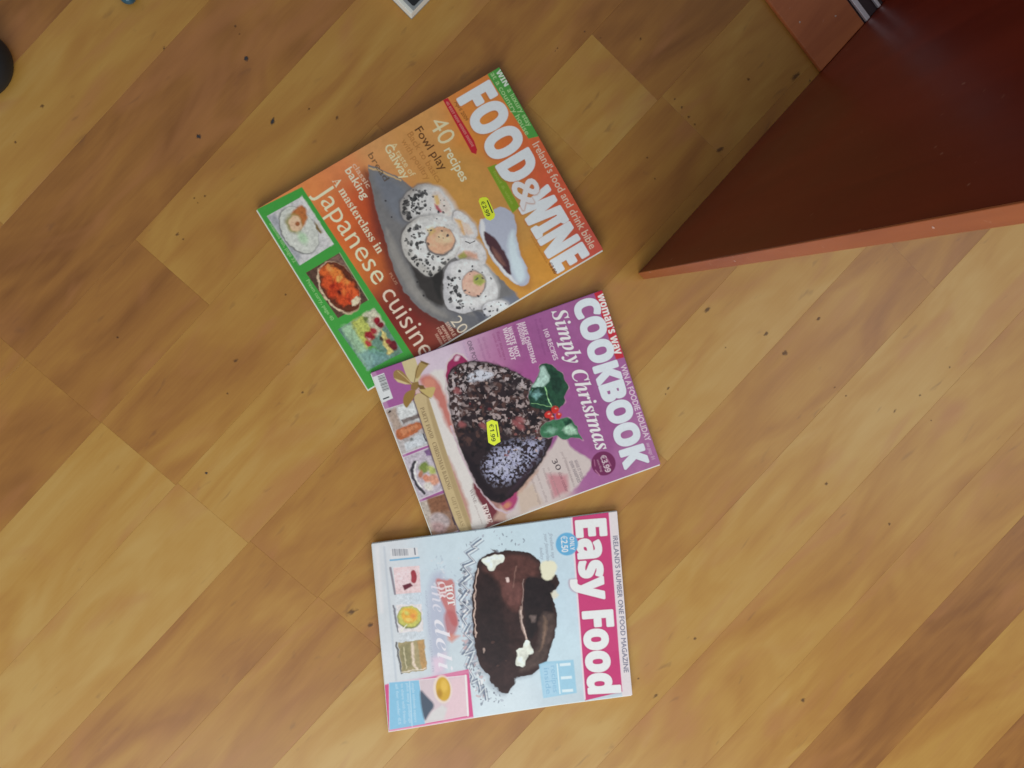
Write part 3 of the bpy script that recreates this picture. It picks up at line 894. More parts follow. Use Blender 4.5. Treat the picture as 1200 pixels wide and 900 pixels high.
# ================================================================== cover 2: purple cookbook
def art_purple():
    A = Art([(435, 437), (511.4, 639.8), (773, 543), (705, 340)], 0.2083, 0.2700, (214, 226, 246))
    A.bg([(700, 350, (156, 92, 150)), (640, 370, (156, 92, 154)), (740, 440, (160, 98, 160)), (760, 530, (166, 108, 164)),
          (690, 500, (152, 88, 150)), (650, 440, (154, 86, 150)), (620, 400, (150, 86, 148)), (590, 400, (164, 98, 156)),
          (560, 400, (190, 150, 190)), (530, 412, (202, 186, 214)), (505, 420, (206, 190, 216)), (575, 420, (178, 120, 168)),
          (620, 435, (160, 84, 150)), (520, 440, (206, 200, 222)), (640, 580, (196, 180, 184)), (700, 570, (160, 100, 158)),
          (610, 600, (190, 160, 156)), (560, 610, (150, 96, 96)), (540, 560, (206, 192, 190)), (510, 470, (204, 170, 168)),
          (530, 500, (190, 120, 110)), (555, 590, (196, 170, 166)), (580, 612, (128, 66, 74))], 16)
    A.grain(0.08, 7.0, 40)
    A.warp((0.90, 5.0, 151), (0.32, 2.2, 152))
    # lower left photograph: cloth, bauble, glasses
    A.poly([(500, 440), (528, 434), (528, 483), (545, 540), (578, 610), (545, 622), (512, 520), (500, 470)], (214, 212, 218), 4)
    A.poly(Z(430, 390, 6.667, [(410, 360), (470, 330), (540, 360), (600, 470), (640, 620), (690, 800), (640, 760), (560, 560), (500, 470), (430, 400)]), (186, 100, 92), 5, .9)
    A.ell(503, 449, 8, 6, 40, (206, 140, 124), 4, .8)
    A.poly(Z(430, 480, 6, [(560, 300), (620, 440), (700, 640), (740, 800), (690, 760), (620, 600), (560, 420)]), (176, 118, 104), 4, .8)
    A.poly(Z(430, 480, 6, [(760, 500), (830, 600), (900, 700), (960, 760), (1000, 780), (880, 810), (800, 660), (740, 560)]), (112, 50, 62), 3)
    A.poly([(600, 560), (615, 560), (640, 545), (600, 612), (578, 610)], (190, 160, 152), 5)
    # pale cloth at the lower right
    A.poly([(656, 508), (662, 514), (666, 524), (674, 530), (693, 540), (688, 552), (672, 574), (640, 591), (606, 607), (592, 606), (604, 588), (622, 566), (640, 538)],
           (200, 190, 196), 3)
    A.poly([(640, 556), (664, 556), (666, 576), (648, 584)], (186, 110, 130), 6, .75)
    A.poly([(606, 580), (624, 566), (636, 590), (610, 604)], (196, 178, 168), 5, .8)
    # dish
    A.poly(Z(430, 390, 6.667, [(612, 300), (640, 220), (700, 165), (760, 190), (790, 240), (760, 300), (680, 360), (640, 420), (628, 400)]), (150, 46, 96), 2)
    A.ell(535.5, 419.5, 4, 2.4, -30, (214, 190, 214), 2)
    A.line(Z(430, 390, 6.667, [(650, 630), (625, 520), (612, 420), (606, 330), (622, 240), (660, 180), (705, 160), (750, 172), (775, 205)]), 1.8, (206, 192, 206), 1.2)
    A.line(Z(430, 480, 6, [(590, 120), (660, 320), (760, 510), (830, 610), (900, 690), (980, 730), (1030, 700), (1060, 620)]), 2.4, (196, 178, 196), 1.4)
    A.poly(Z(430, 480, 6, [(930, 640), (1000, 600), (1050, 560), (1060, 640), (1010, 710), (960, 700)]), (166, 66, 116), 3)
    A.ell(594, 592, 5, 3, -30, (196, 130, 110), 3)
    # pudding
    pud = [(527, 441), (531, 433), (541, 428), (556, 425), (572, 427), (590, 432), (606, 440), (622, 449), (636, 464), (646, 484), (648, 502),
           (641, 524), (628, 546), (610, 568), (596, 581), (581, 587), (567, 576), (554, 554), (542, 528), (532, 496), (526.5, 464)]
    A.poly(pud, (46, 36, 42), 1.8)

    def tn(sc, lo, hi, seed):
        return lambda x, y: np.clip((vnoise(x / sc, y / sc, seed) * .65 + vnoise(x / sc * 2.3, y / sc * 2.3, seed + 1) * .35 - lo) / (hi - lo), 0, 1)
    A.poly([(528, 442), (545, 429), (575, 428), (610, 442), (636, 464), (645, 500), (620, 520), (590, 500), (560, 520), (540, 520), (530, 480)], (86, 62, 60), 12, .9, tn(5, .45, .7, 50))
    A.poly(pud, (26, 22, 28), 8, .8, tn(7, .5, .75, 52))
    A.poly([(527, 441), (541, 428), (560, 426), (590, 432), (624, 450), (618, 462), (590, 446), (560, 446), (542, 462), (540, 500), (534, 496), (527, 466)],
           (186, 176, 186), 5, .85, tn(2.9, .46, .66, 54))
    A.poly([(547, 441), (556, 435), (570, 434), (578, 438), (572, 444), (556, 447), (548, 447)], (202, 208, 230), 3, .95, tn(2.4, .2, .5, 56))
    A.poly([(540, 470), (560, 455), (600, 455), (630, 475), (640, 505), (610, 515), (580, 495), (556, 505)], (182, 166, 172), 14, .75, tn(3.4, .56, .72, 58))
    A.poly([(566, 540), (590, 520), (622, 516), (638, 516), (628, 540), (604, 562), (584, 568), (570, 560)], (164, 168, 206), 10, .95, tn(2.3, .44, .64, 60))
    A.poly([(574, 548), (590, 530), (612, 524), (606, 546), (590, 558)], (186, 190, 222), 8, .8, tn(2.0, .38, .58, 62))
    A.specks(pud[:14], 46, 0.7, 2.0, [(190, 164, 160), (150, 96, 96), (120, 52, 60), (206, 190, 190), (92, 70, 66)], 63, 1.6, .8)
    for x, y in ((541, 497), (565, 499), (604, 496), (609, 492), (535, 458), (610, 500)):
        A.ell(x, y, 4.6, 3.2, 30, (150, 86, 92), 3, .85)
    A.poly([(540, 524), (556, 545), (572, 570), (584, 580), (578, 586), (562, 570), (546, 540)], (34, 26, 34), 5, .9)
    A.poly([(632, 530), (640, 522), (612, 566), (594, 580)], (60, 44, 58), 4, .8)
    # holly
    L1 = Z(580, 330, 6, [(290, 690), (310, 640), (315, 585), (350, 580), (395, 585), (430, 625), (470, 640), (480, 690), (515, 745), (480, 800), (490, 850),
                         (450, 870), (440, 900), (390, 880), (330, 850), (270, 860), (230, 810), (250, 740)])
    A.line(L1 + L1[:1], 1.8, (206, 160, 190), 1.6, .8)
    A.poly(L1, (34, 74, 56), 1.2)
    A.poly(Z(580, 330, 6, [(300, 690), (318, 600), (345, 590), (360, 640), (385, 690), (350, 730), (290, 745), (250, 735)]), (168, 202, 200), 2.6)
    A.poly(Z(580, 330, 6, [(380, 600), (430, 640), (460, 690), (470, 760), (430, 800), (395, 740), (385, 680)]), (26, 58, 46), 3)
    A.poly(Z(580, 330, 6, [(235, 770), (290, 760), (310, 800), (280, 840), (240, 820)]), (96, 140, 146), 3, .9)
    A.line(Z(580, 330, 6, [(345, 740), (370, 810), (400, 860), (430, 890)]), 1.1, (120, 184, 128), .9)
    A.line(Z(580, 330, 6, [(260, 760), (330, 820), (400, 860)]), 1.0, (130, 190, 140), .9)
    L2 = Z(580, 440, 5, [(195, 130), (220, 80), (270, 60), (300, 100), (340, 150), (350, 180), (300, 200), (270, 190), (210, 190)])
    A.poly(L2, (30, 66, 54), 1.4)
    A.poly(Z(580, 440, 5, [(205, 110), (250, 80), (280, 110), (240, 140)]), (110, 156, 160), 3, .9)
    A.line(Z(580, 440, 5, [(290, 70), (300, 120), (330, 180)]), 1.0, (150, 206, 150), .8)
    A.line(Z(580, 440, 5, [(210, 165), (270, 170), (330, 185)]), 0.9, (130, 180, 130), .8)
    L3 = Z(580, 440, 5, [(265, 320), (290, 285), (320, 265), (380, 260), (440, 245), (455, 285), (480, 300), (475, 330), (515, 378), (460, 360), (400, 375), (360, 345),
                         (310, 370), (275, 355)])
    A.line(L3 + L3[:1], 1.4, (190, 150, 180), 1.4, .7)
    A.poly(L3, (60, 112, 84), 1.2)
    A.poly(Z(580, 440, 5, [(390, 320), (430, 280), (470, 310), (480, 345), (430, 345)]), (166, 206, 190), 3)
    A.poly(Z(580, 440, 5, [(290, 330), (320, 300), (360, 310), (340, 345)]), (130, 176, 160), 4, .8)
    A.poly(Z(580, 440, 5, [(400, 270), (440, 250), (450, 275), (410, 300)]), (26, 66, 50), 2)
    for x, y, r in ((642, 486, 4.4), (649.6, 480, 4.4), (654, 487, 3.6), (646, 489.4, 2.6)):
        A.ell(x, y, r, r, 0, (196, 48, 44), 1.4)
        A.ell(x + 1, y - 1.4, 1.1, .9, 0, (236, 170, 160), 1.2)
    for L_ in (L1, L2, L3):
        A.mottle(L_, .5, 3.0, 170)
    A.flatten()
    # bottom strip, barcode, three photographs
    A.poly([(430, 438), (475, 421.5), (492, 478), (548, 630), (511, 645)], (158, 92, 158), 1.0)
    A.poly([(433, 437), (440, 434.5), (515, 640), (505, 645)], (178, 134, 180), 2, .9)
    A.poly([(437, 442), (450, 437), (460.5, 466.5), (447, 472.5)], (214, 220, 232), 0.8)
    for k in range(13):
        f0 = k / 13
        x, y = 443 + f0 * 6.6, 441.6 + f0 * 18.5
        wd = [.8, .5, 1.0, .6, .9, .5, .7, 1.0, .5, .8, .6, .9, .5][k]
        A.line([(x, y), (x + 7.0, y - 2.5)], wd, (50, 52, 60), .5)
    A.line([(449.5, 467.5), (455.5, 465.2)], 1.6, (60, 62, 70), .6)
    T1 = [(452.4, 480), (486, 469.4), (503, 520), (471, 532)]
    A.poly([(451, 479.4), (486.6, 468.4), (504, 520.6), (470.6, 533.4)], (206, 200, 214), 0.8)
    A.poly(T1, (176, 172, 180), 1.0)
    A.warp((0.90, 4.0, 153), (0.36, 2.0, 154))
    A.poly([(464, 477), (485, 471), (492, 492), (470, 496)], (206, 212, 222), 3)
    A.poly([(453, 482), (463, 478), (470, 500), (462, 506)], (168, 152, 146), 3)
    A.poly([(470, 492), (490, 484), (493, 489), (472, 497)], (120, 110, 112), 2)
    A.poly([(464, 504), (478, 498), (492, 494), (496, 502), (484, 508), (470, 516), (465, 512)], (176, 104, 70), 2)
    A.poly([(468, 505), (488, 497), (491, 500), (472, 510)], (196, 132, 98), 2, .8)
    A.poly([(474, 520), (490, 508), (498, 508), (502, 519), (476, 529)], (196, 204, 220), 3)
    A.ell(482, 515, 2.4, 2, 0, (120, 124, 130), 2)
    A.line([(495, 508), (499, 517)], 1.8, (72, 70, 80), .8)
    A.ell(457, 482, 1.4, 1.4, 0, (50, 40, 44), 1)
    A.flatten()
    A.mottle(T1, .4, 2.4, 171)
    T2 = [(473, 536.4), (503.4, 524.6), (521.4, 572.4), (490.4, 585)]
    A.poly([(471.6, 536), (504, 523.4), (522.4, 573), (489.8, 586.4)], (206, 198, 216), 0.8)
    A.poly(T2, (186, 180, 200), 1.0)
    A.warp((0.90, 4.0, 155), (0.36, 2.0, 156))
    A.poly([(496, 528), (503, 525), (506, 534), (500, 534)], (120, 92, 140), 2)
    A.line([(486, 541), (482, 550), (485, 562), (491, 572), (497, 578)], 3.4, (62, 60, 70), 1.4)
    A.line([(488.6, 541), (485.5, 551), (488, 562), (494, 571)], 1.6, (222, 224, 232), 1.2)
    A.ell(497, 548, 6, 7, 20, (122, 140, 74), 3)
    A.ell(506, 551, 6, 4, 50, (170, 180, 110), 3)
    A.ell(500, 561, 5, 4, 40, (204, 136, 116), 2.6)
    A.ell(508, 562, 7, 6, 40, (206, 150, 132), 3)
    A.ell(502, 570, 6, 5, 40, (208, 206, 208), 3)
    A.ell(493, 556, 3, 5, 0, (176, 120, 100), 2.4)
    A.flatten()
    A.mottle(T2, .4, 2.4, 172)
    T3 = [(492, 589), (521.4, 578), (537, 621), (506, 632)]
    A.poly([(490.8, 588.6), (522.4, 576.8), (539, 621), (506, 634)], (206, 198, 216), 0.8)
    A.poly(T3, (142, 112, 98), 1.0)
    A.poly([(492, 589), (500, 586), (510, 620), (504, 622)], (186, 178, 176), 3, .9)
    A.poly([(500, 584), (521, 578), (528, 598), (506, 600)], (132, 92, 72), 4)
    A.ell(515, 610, 12, 9, 20, (176, 164, 172), 3)
    A.ell(514, 618, 9, 6, 20, (166, 140, 146), 4)
    A.line([(530, 606), (533, 614)], 2.0, (66, 62, 70), 1)
    A.mottle(T3, .4, 2.6, 173)
    # ribbon and bow
    rib = [(484.5, 466), (500.5, 462), (506.5, 480), (536.5, 573), (554.5, 622), (540, 627), (520, 574), (490, 481)]
    A.poly([(x - 1.6, y + .4) for x, y in rib], (84, 66, 78), 1.4, .8)
    A.poly(rib, (192, 174, 138), 1.0)
    A.poly([(500, 462), (506.5, 480), (536.5, 573), (554.5, 622), (550, 624), (530, 572), (502, 484)], (160, 140, 106), 2, .7)
    A.text('PARTY FOOD', (492, 478), (504, 514), 4.6, (116, 96, 74), 'serif', 0, .7, .85)
    A.text('CHRISTMAS BAKING', (506, 519), (525, 574), 4.6, (116, 96, 74), 'serif', 0, .7, .85)
    A.text('GIFT IDEAS', (528, 583), (540, 617), 4.4, (140, 120, 92), 'serif', 0, .7, .75)
    A.poly([(470.5, 424), (486, 418.4), (493, 441), (488, 450), (478, 446)], (200, 188, 150), 1.2)
    gold, gd, gl = (164, 140, 92), (112, 88, 48), (206, 190, 146)
    for P_, c in ((Z(430, 390, 6.667, [(205, 320), (225, 290), (270, 295), (310, 340), (345, 395), (330, 405), (260, 385), (215, 365)]), (150, 122, 76)),
                  (Z(430, 390, 6.667, [(215, 355), (270, 375), (335, 400), (300, 402), (240, 385)]), gl),
                  (Z(430, 390, 6.667, [(375, 330), (385, 270), (420, 220), (455, 235), (485, 245), (440, 290), (410, 340), (385, 360)]), gold),
                  (Z(430, 390, 6.667, [(415, 215), (490, 245), (465, 252), (420, 232)]), gd),
                  (Z(430, 390, 6.667, [(330, 450), (380, 440), (370, 500), (330, 560), (308, 590), (280, 545), (290, 480)]), (146, 116, 62)),
                  (Z(430, 390, 6.667, [(400, 440), (470, 430), (535, 420), (520, 470), (500, 515), (450, 480)]), (190, 172, 116)),
                  (Z(430, 390, 6.667, [(400, 440), (450, 480), (500, 515), (480, 508), (420, 470)]), gd),
                  (Z(430, 390, 6.667, [(345, 390), (400, 380), (410, 420), (380, 450), (340, 440)]), (140, 112, 68)),
                  (Z(430, 390, 6.667, [(395, 405), (440, 410), (455, 440), (410, 440)]), (110, 86, 44))):
        A.poly(P_, c, 1.4)
    A.line(Z(430, 390, 6.667, [(370, 380), (385, 300), (400, 260)]), .9, gd, .9)
    A.line(Z(430, 390, 6.667, [(240, 300), (300, 350), (350, 400)]), .8, (196, 176, 130), .9)
    # words
    A.poly([(695.6, 343.6), (706.5, 338.5), (731, 418.6), (721.4, 421)], (190, 42, 62), 1.0)
    A.text("woman's way", (699.6, 345.5), (720.8, 416), 9.6, (232, 232, 240), 'bold', 0.008, .7)
    A.text('COOKBOOK', (671, 356), (732, 549), 27.5, (128, 72, 128), 'bold', 0.05, 2.4, .5)
    A.text('COOKBOOK', (671.6, 356), (732.4, 548.4), 27.2, (216, 228, 246), 'bold', 0.046, .8)
    A.text('WIN A FOODIE HOLIDAY', (726.4, 428.6), (756, 517), 6.4, (222, 206, 230), 'sans', 0.012, .7)
    A.text('see page 84', (756.6, 519), (763, 538.5), 4.2, (206, 180, 214), 'italic', 0, .7, .85)
    A.text('Simply Christmas', (645, 365.5), (698.6, 529), 17.5, (120, 66, 120), 'script', 0.02, 2.0, .4)
    A.text('Simply Christmas', (645.4, 365.3), (699, 529), 17.5, (230, 228, 240), 'script', 0.004, .8)
    A.text('100 RECIPES', (635.5, 387), (648.5, 422.5), 5.4, (224, 206, 230), 'sans', 0.012, .7)
    A.text('MAKE CHRISTMAS', (609.2, 378.5), (623, 426), 5.2, (226, 212, 232), 'bold', 0, .7)
    A.text('PUDDING', (604.2, 380), (611.4, 404), 5.0, (226, 212, 232), 'bold', 0, .7)
    A.text('WASTE NOT', (593.5, 384), (604, 419), 5.2, (230, 216, 234), 'bold', 0, .7)
    A.text('WANT NOT', (588, 385), (598.6, 422.5), 5.2, (230, 216, 234), 'bold', 0, .7)
    A.text('ONE POT', (546.4, 400.5), (554.4, 424), 5.0, (84, 74, 96), 'sans', 0.008, .7)
    for s_, p0, p1, c in (('easy family suppers', (558.5, 397), (567.5, 424), (150, 100, 150)), ('for cold nights', (564, 395.5), (572.5, 420), (156, 100, 150)),
                          ('Easy starters', (581, 389.5), (590, 422), (128, 44, 104)), ('cook it once', (576, 391.5), (585, 419), (140, 60, 114)),
                          ('step by step guide', (600, 381), (609, 412), (132, 66, 124)), ('from the test kitchen', (625, 374.5), (637, 416), (126, 62, 124)),
                          ('for the whole family', (630.5, 373.5), (642, 413), (126, 62, 124)), ('bakes', (541, 402), (547, 420), (170, 150, 190))):
        A.text(s_, p0, p1, 3.2, c, 'sans', 0.0, .8, .7)
    A.ell(706.8, 543, 14.2, 14.2, 0, (112, 44, 92), 1.2)
    A.text('€3.99', (702.8, 534.5), (709.6, 554), 6.6, (206, 186, 206), 'bold', 0.01, .7)
    A.text('sterling', (699, 539), (704, 553), 2.4, (190, 150, 180), 'sans', 0.01, .7, .8)
    A.line([(711, 537), (715.4, 545.5)], 1.2, (176, 110, 156), 1, .8)
    A.line([(696, 539), (697, 546)], 1.0, (176, 110, 156), 1, .8)
    A.line([(697.5, 551), (702.5, 557)], 1.2, (186, 124, 166), 1, .8)
    A.text('30', (646, 540), (652.6, 552), 6.2, (66, 56, 66), 'sans', 0.004, .7)
    A.text('slow cooker', (653.6, 554), (663, 577), 4.2, (110, 66, 84), 'sans', 0, .7, .8)
    A.text('MAKE IT YOUR', (672.6, 540), (681, 562), 3.6, (118, 104, 120), 'bold', 0, .7, .85)
    A.text('OWN HAMPERS', (666.5, 541), (677, 566), 3.8, (110, 100, 116), 'bold', 0, .7, .85)
    for k, (p0, p1) in enumerate([((657, 530), (672, 571)), ((661, 537), (670, 565)), ((641, 548), (655, 583)), ((635, 549), (648, 585)), ((628, 556), (640, 589)),
                                  ((622, 562), (632, 592))]):
        A.text(['party canapes and drinks', 'homemade treats', 'to keep you warm', 'festive table ideas', 'best ever stuffing', 'leftover magic'][k], p0, p1, 2.8,
               (140, 124, 132), 'sans', 0.0, .8, .65)
    A.text('WINE', (549.5, 574), (555.5, 590), 3.8, (120, 104, 110), 'serif', 0, .7, .8)
    A.text('guide to party wines', (556, 592), (564, 614), 2.2, (150, 130, 134), 'sans', 0, .7, .6)
    A.text('FREE', (563, 592), (570.5, 614), 7.0, (228, 216, 222), 'serif', 0.01, .7)
    A.grain(0.05, 2.2, 70)
    return A


# ================================================================== cover 3: pale blue food magazine
def art_blue():
    A = Art([(436, 636), (455, 857), (740, 812), (722, 598)], 0.2205, 0.2800, (196, 222, 240))
    A.bg([(450, 650, (190, 210, 224)), (450, 720, (186, 208, 222)), (460, 790, (190, 212, 226)), (520, 650, (178, 210, 228)), (540, 640, (184, 216, 234)),
          (640, 620, (176, 212, 234)), (660, 700, (176, 214, 236)), (650, 760, (180, 218, 238)), (600, 820, (190, 220, 236)), (690, 700, (180, 214, 234)),
          (520, 700, (176, 206, 228)), (530, 780, (180, 208, 224)), (600, 630, (180, 216, 234)), (660, 820, (176, 206, 224))], 26)
    A.grain(0.05, 11.0, 80)
    A.line([(450.5, 640), (464, 800)], 1.4, (160, 184, 204), 3, .8)
    A.line([(442, 640), (447, 715)], 4.0, (204, 220, 232), 4, .7)
    # grey-lilac wash behind the script
    A.poly([(500, 680), (520, 665), (524, 700), (524, 760), (518, 795), (506, 790)], (160, 178, 206), 9, .8)
    A.poly([(506, 770), (522, 764), (520, 786), (508, 792)], (204, 196, 222), 7, .8)
    A.poly(Z(430, 600, 6.92, [(560, 525), (630, 545), (705, 530), (712, 640), (716, 780), (740, 900), (690, 905), (650, 800), (600, 690), (570, 600)]), (176, 116, 118), 3, .95)
    A.poly([(520, 716), (530, 712), (538, 724), (534, 740), (526, 746), (522, 734)], (164, 98, 104), 4, .85)
    A.poly(Z(430, 720, 6.43, [(610, 130), (700, 150), (640, 200), (610, 180)]), (190, 132, 118), 4, .8)
    A.warp((1.12, 5.0, 161), (0.45, 2.2, 162))
    # tinsel and shavings
    zz = Z(430, 600, 6.92, [(925, 205), (850, 262), (885, 272), (808, 322), (862, 382), (778, 420), (836, 492), (758, 556), (812, 612), (748, 700), (826, 770), (762, 840),
                            (800, 900)])
    A.line(zz, 2.0, (104, 124, 150), 1.6, .9)
    A.line([(x + 1.6, y + 1) for x, y in zz], .9, (214, 226, 238), 1, .8)
    zz2 = Z(430, 720, 6.43, [(770, 60), (730, 130), (790, 190), (720, 290), (800, 260), (750, 390), (790, 460), (770, 510), (830, 480), (850, 580), (880, 540), (895, 640)])
    A.line(zz2, 2.0, (112, 132, 154), 1.8, .85)
    A.specks([(540, 660), (556, 662), (556, 720), (560, 770), (572, 800), (566, 824), (550, 800), (544, 760), (536, 720)], 190, .7, 2.2,
             [(90, 106, 130), (150, 166, 186), (214, 226, 236), (70, 80, 100), (180, 170, 180)], 81, 2.2, .85)
    A.specks([(550, 620), (600, 616), (640, 640), (600, 644), (560, 650), (545, 640)], 22, .6, 1.3, [(110, 128, 148), (150, 170, 190)], 82, 2.2, .8)
    A.specks([(556, 800), (600, 812), (590, 830), (560, 830)], 24, .6, 1.3, [(110, 128, 148), (150, 170, 190), (90, 100, 120)], 83, 2.0, .8)
    A.specks([(500, 650), (540, 650), (540, 690), (500, 690)], 40, .5, 1.2, [(196, 216, 230), (160, 186, 208)], 84, 2.5, .7)
    # the chocolate cake
    cake = [(560.5, 663), (568, 652), (589.5, 646), (605, 647), (619.5, 648.5), (628, 653), (633, 662), (634.5, 675.5), (641, 680), (645, 675), (649.5, 672),
            (652, 678), (654, 684.5), (647, 692), (645.5, 697), (648, 708), (652, 722), (648.5, 740), (646, 750), (641, 768), (632, 780), (621, 788), (608, 789),
            (602.5, 792), (606, 798), (599, 803), (596, 809.5), (588, 808), (581, 799), (576, 796), (577, 787), (568, 785), (561, 768), (557, 740), (555.5, 715),
            (556, 688)]
    A.poly([(x - 3, y + 3) for x, y in cake], (130, 150, 170), 6, .6)
    A.poly(cake, (50, 38, 38), 1.2)
    A.poly([(562, 664), (590, 648), (626, 652), (632, 672), (616, 676), (612, 706), (604, 716), (590, 700), (586, 680)], (82, 56, 53), 6, .9)
    A.poly([(560, 676), (580, 670), (590, 720), (600, 770), (572, 782), (560, 750)], (38, 30, 31), 8, .85)
    A.poly(Z(570, 590, 6.667, [(305, 570), (350, 555), (430, 585), (495, 600), (540, 640), (495, 690), (515, 760), (525, 860), (470, 900), (400, 900), (330, 880), (290, 800)]),
           (33, 28, 31), 3)
    A.poly(Z(570, 710, 6.43, [(280, 0), (480, 0), (400, 60), (390, 150), (330, 260), (300, 200)]), (34, 29, 31), 4, .95)
    A.poly(Z(570, 710, 6.43, [(400, 60), (500, 40), (520, 110), (490, 240), (450, 380), (380, 450), (240, 490), (300, 420), (370, 340), (400, 200)]), (74, 66, 64), 5, .9)
    A.poly(Z(570, 710, 6.43, [(330, 60), (380, 60), (370, 110), (340, 110)]), (110, 104, 104), 3, .8)
    A.poly(Z(570, 710, 6.43, [(430, 60), (460, 120), (440, 260), (400, 330), (430, 200)]), (118, 104, 92), 3, .8)
    A.poly(Z(570, 590, 6.667, [(120, 640), (160, 590), (230, 600), (280, 640), (270, 740), (230, 800), (170, 760)]), (102, 72, 70), 6, .8)
    A.line(Z(570, 590, 6.667, [(165, 565), (172, 590)]), 3.0, (206, 200, 202), 1.6, .9)
    A.line(Z(570, 590, 6.667, [(290, 580), (285, 700), (275, 800), (282, 880)]), 1.0, (150, 140, 138), 1.2, .8)
    A.line(Z(570, 590, 6.667, [(230, 480), (225, 560), (200, 640)]), 1.2, (126, 104, 98), 1.6, .7)
    A.line(Z(570, 710, 6.43, [(258, 0), (265, 110), (300, 240)]), 3.0, (146, 136, 132), 1.8, .95)
    A.line(Z(570, 710, 6.43, [(262, 20), (272, 120), (300, 230)]), 1.0, (206, 202, 200), 1.0, .8)
    A.specks([(570, 730), (600, 740), (600, 780), (575, 780)], 10, .8, 2, [(80, 62, 58), (36, 30, 32)], 86, 1.5, .6)
    A.ell(567, 761, 1.4, 2.4, 10, (170, 160, 156), 1.2, .9)
    A.line([(560, 664), (556.6, 690), (556, 720), (558, 745)], 1.2, (206, 196, 190), 1.2, .9)
    # cream and white chocolate shapes
    A.poly(Z(570, 590, 6.667, [(415, 440), (520, 430), (545, 470), (530, 540), (500, 590), (450, 585), (432, 560)]), (208, 224, 206), 2.4)
    A.poly(Z(570, 590, 6.667, [(505, 690), (540, 660), (560, 700), (530, 740)]), (206, 216, 200), 2.4, .8)
    for P_ in (Z(570, 590, 6.667, [(-40, 430), (-5, 405), (30, 410), (60, 390), (100, 385), (135, 400), (132, 440), (90, 465), (70, 480), (60, 505), (30, 515), (8, 495), (0, 470)]),
               Z(570, 710, 6.43, [(285, 255), (318, 255), (330, 290), (352, 330), (345, 360), (312, 365), (300, 400), (300, 435), (275, 452), (255, 440), (222, 445), (215, 410), (232, 385),
                                  (228, 330), (260, 310), (285, 300)])):
        A.poly([(x - .8, y + 1.2) for x, y in P_], (40, 34, 36), 2.2, .6)
        A.poly(P_, (218, 230, 228), 1.4)
    A.poly(Z(570, 590, 6.667, [(40, 345), (70, 350), (120, 372), (60, 372)]), (70, 66, 74), 1.6, .9)
    A.poly(Z(570, 710, 6.43, [(540, 600), (560, 640), (520, 640)]), (60, 50, 50), 1.4, .0)
    A.mottle(cake, .45, 7.0, 180)
    A.mottle(cake, .16, 2.4, 181)
    A.flatten()
    for off_, wd_, c_ in ((0, 1.5, (96, 116, 142)), (3.4, 1.1, (128, 146, 168)), (-3.0, .9, (150, 168, 188)), (1.6, .8, (222, 232, 242))):
        A.line([(x + off_, y + off_ * .6) for x, y in zz], wd_, c_, .9, .85)
        A.line([(x + off_, y + off_ * .6) for x, y in zz2], wd_, c_, .9, .8)
    # script and small words
    A.text('HOT', (521.5, 684), (525.5, 708), 8.0, (222, 226, 234), 'serif', 0.01, .8)
    A.text('the', (505, 684), (507.5, 716), 15, (206, 220, 238), 'script', -0.02, 1.2, .8)
    A.text('deli', (508.5, 724), (514, 786), 17, (216, 224, 240), 'script', -0.02, 1.0, .95)
    A.text('OR', (513, 680), (515.5, 700), 8, (216, 214, 226), 'serif', 0, .8, .9)
    A.text('cosy winter nights in', (498, 690), (506.5, 786), 3.0, (140, 158, 184), 'sans', 0, .8, .5)
    # barcode
    A.poly([(457.2, 642), (489.4, 640), (491, 653), (458, 655.6)], (196, 214, 226), .8)
    for k in range(14):
        y0 = 642.2 - k * .06
        x = 460 + k * 1.36
        A.line([(x, 642), (x + .8, 649.6 - k * .05)], [.7, .5, 1, .6][k % 4], (92, 104, 122), .5, .9)
    A.line([(486, 641), (486.8, 648)], 1.6, (110, 122, 138), .6)
    A.line([(457.6, 655), (491, 651.6)], 2.0, (112, 172, 212), .8)
    # three small photographs
    A.line([(457.6, 664), (463, 694)], 2.8, (126, 134, 150), 1.2)
    A.poly([(461, 663.6), (491.6, 661), (493.4, 692), (464, 694.5)], (206, 198, 208), 1.0)
    A.poly([(463, 668), (480, 665), (481, 684), (466, 688)], (210, 204, 216), 4)
    A.poly([(481, 668), (486, 665.5), (489, 674), (487, 682), (481.5, 680), (482.5, 674)], (142, 60, 72), 1.4)
    A.poly([(471.5, 684), (481, 681), (484, 684.5), (474, 690)], (92, 40, 56), 1.6)
    A.warp((0.75, 4.0, 163), (0.32, 2.0, 164))
    A.line([(461, 708), (466, 738)], 2.4, (116, 126, 140), 1.2)
    A.poly([(464, 707), (494, 705.5), (496, 738), (467, 740)], (200, 212, 222), 1.0)
    A.ell(479.4, 721.6, 14.4, 13.6, 0, (120, 136, 92), 1.6)
    A.ell(479.6, 720.6, 13.4, 12.6, 0, (176, 190, 104), 1.6)
    A.ell(479.8, 719, 9.6, 8.8, 10, (206, 170, 76), 3)
    A.ell(476, 716, 3, 2, 30, (190, 200, 110), 2)
    A.ell(484, 720, 3, 2.6, 30, (212, 150, 80), 2)
    A.ell(479, 724, 4, 2, 10, (222, 196, 110), 2)
    A.line([(470, 738), (477, 731)], 1.0, (220, 226, 220), .9)
    A.line([(464, 752), (470, 788)], 2.4, (96, 104, 108), 1.2)
    A.poly([(466, 751.6), (496.6, 748), (500, 783.6), (471, 788.4)], (150, 150, 118), 1.0)
    A.poly([(468, 756), (480, 752), (482, 778), (473, 786)], (120, 126, 96), 4, .8)
    A.line([(473, 757), (476, 782)], 1.4, (190, 196, 170), 1.4, .8)
    A.line([(483, 753), (484, 776), (488, 782)], 3.0, (206, 206, 196), 2, .9)
    A.poly([(489, 750), (496.6, 748), (500, 783), (494, 784)], (166, 142, 96), 2, .9)
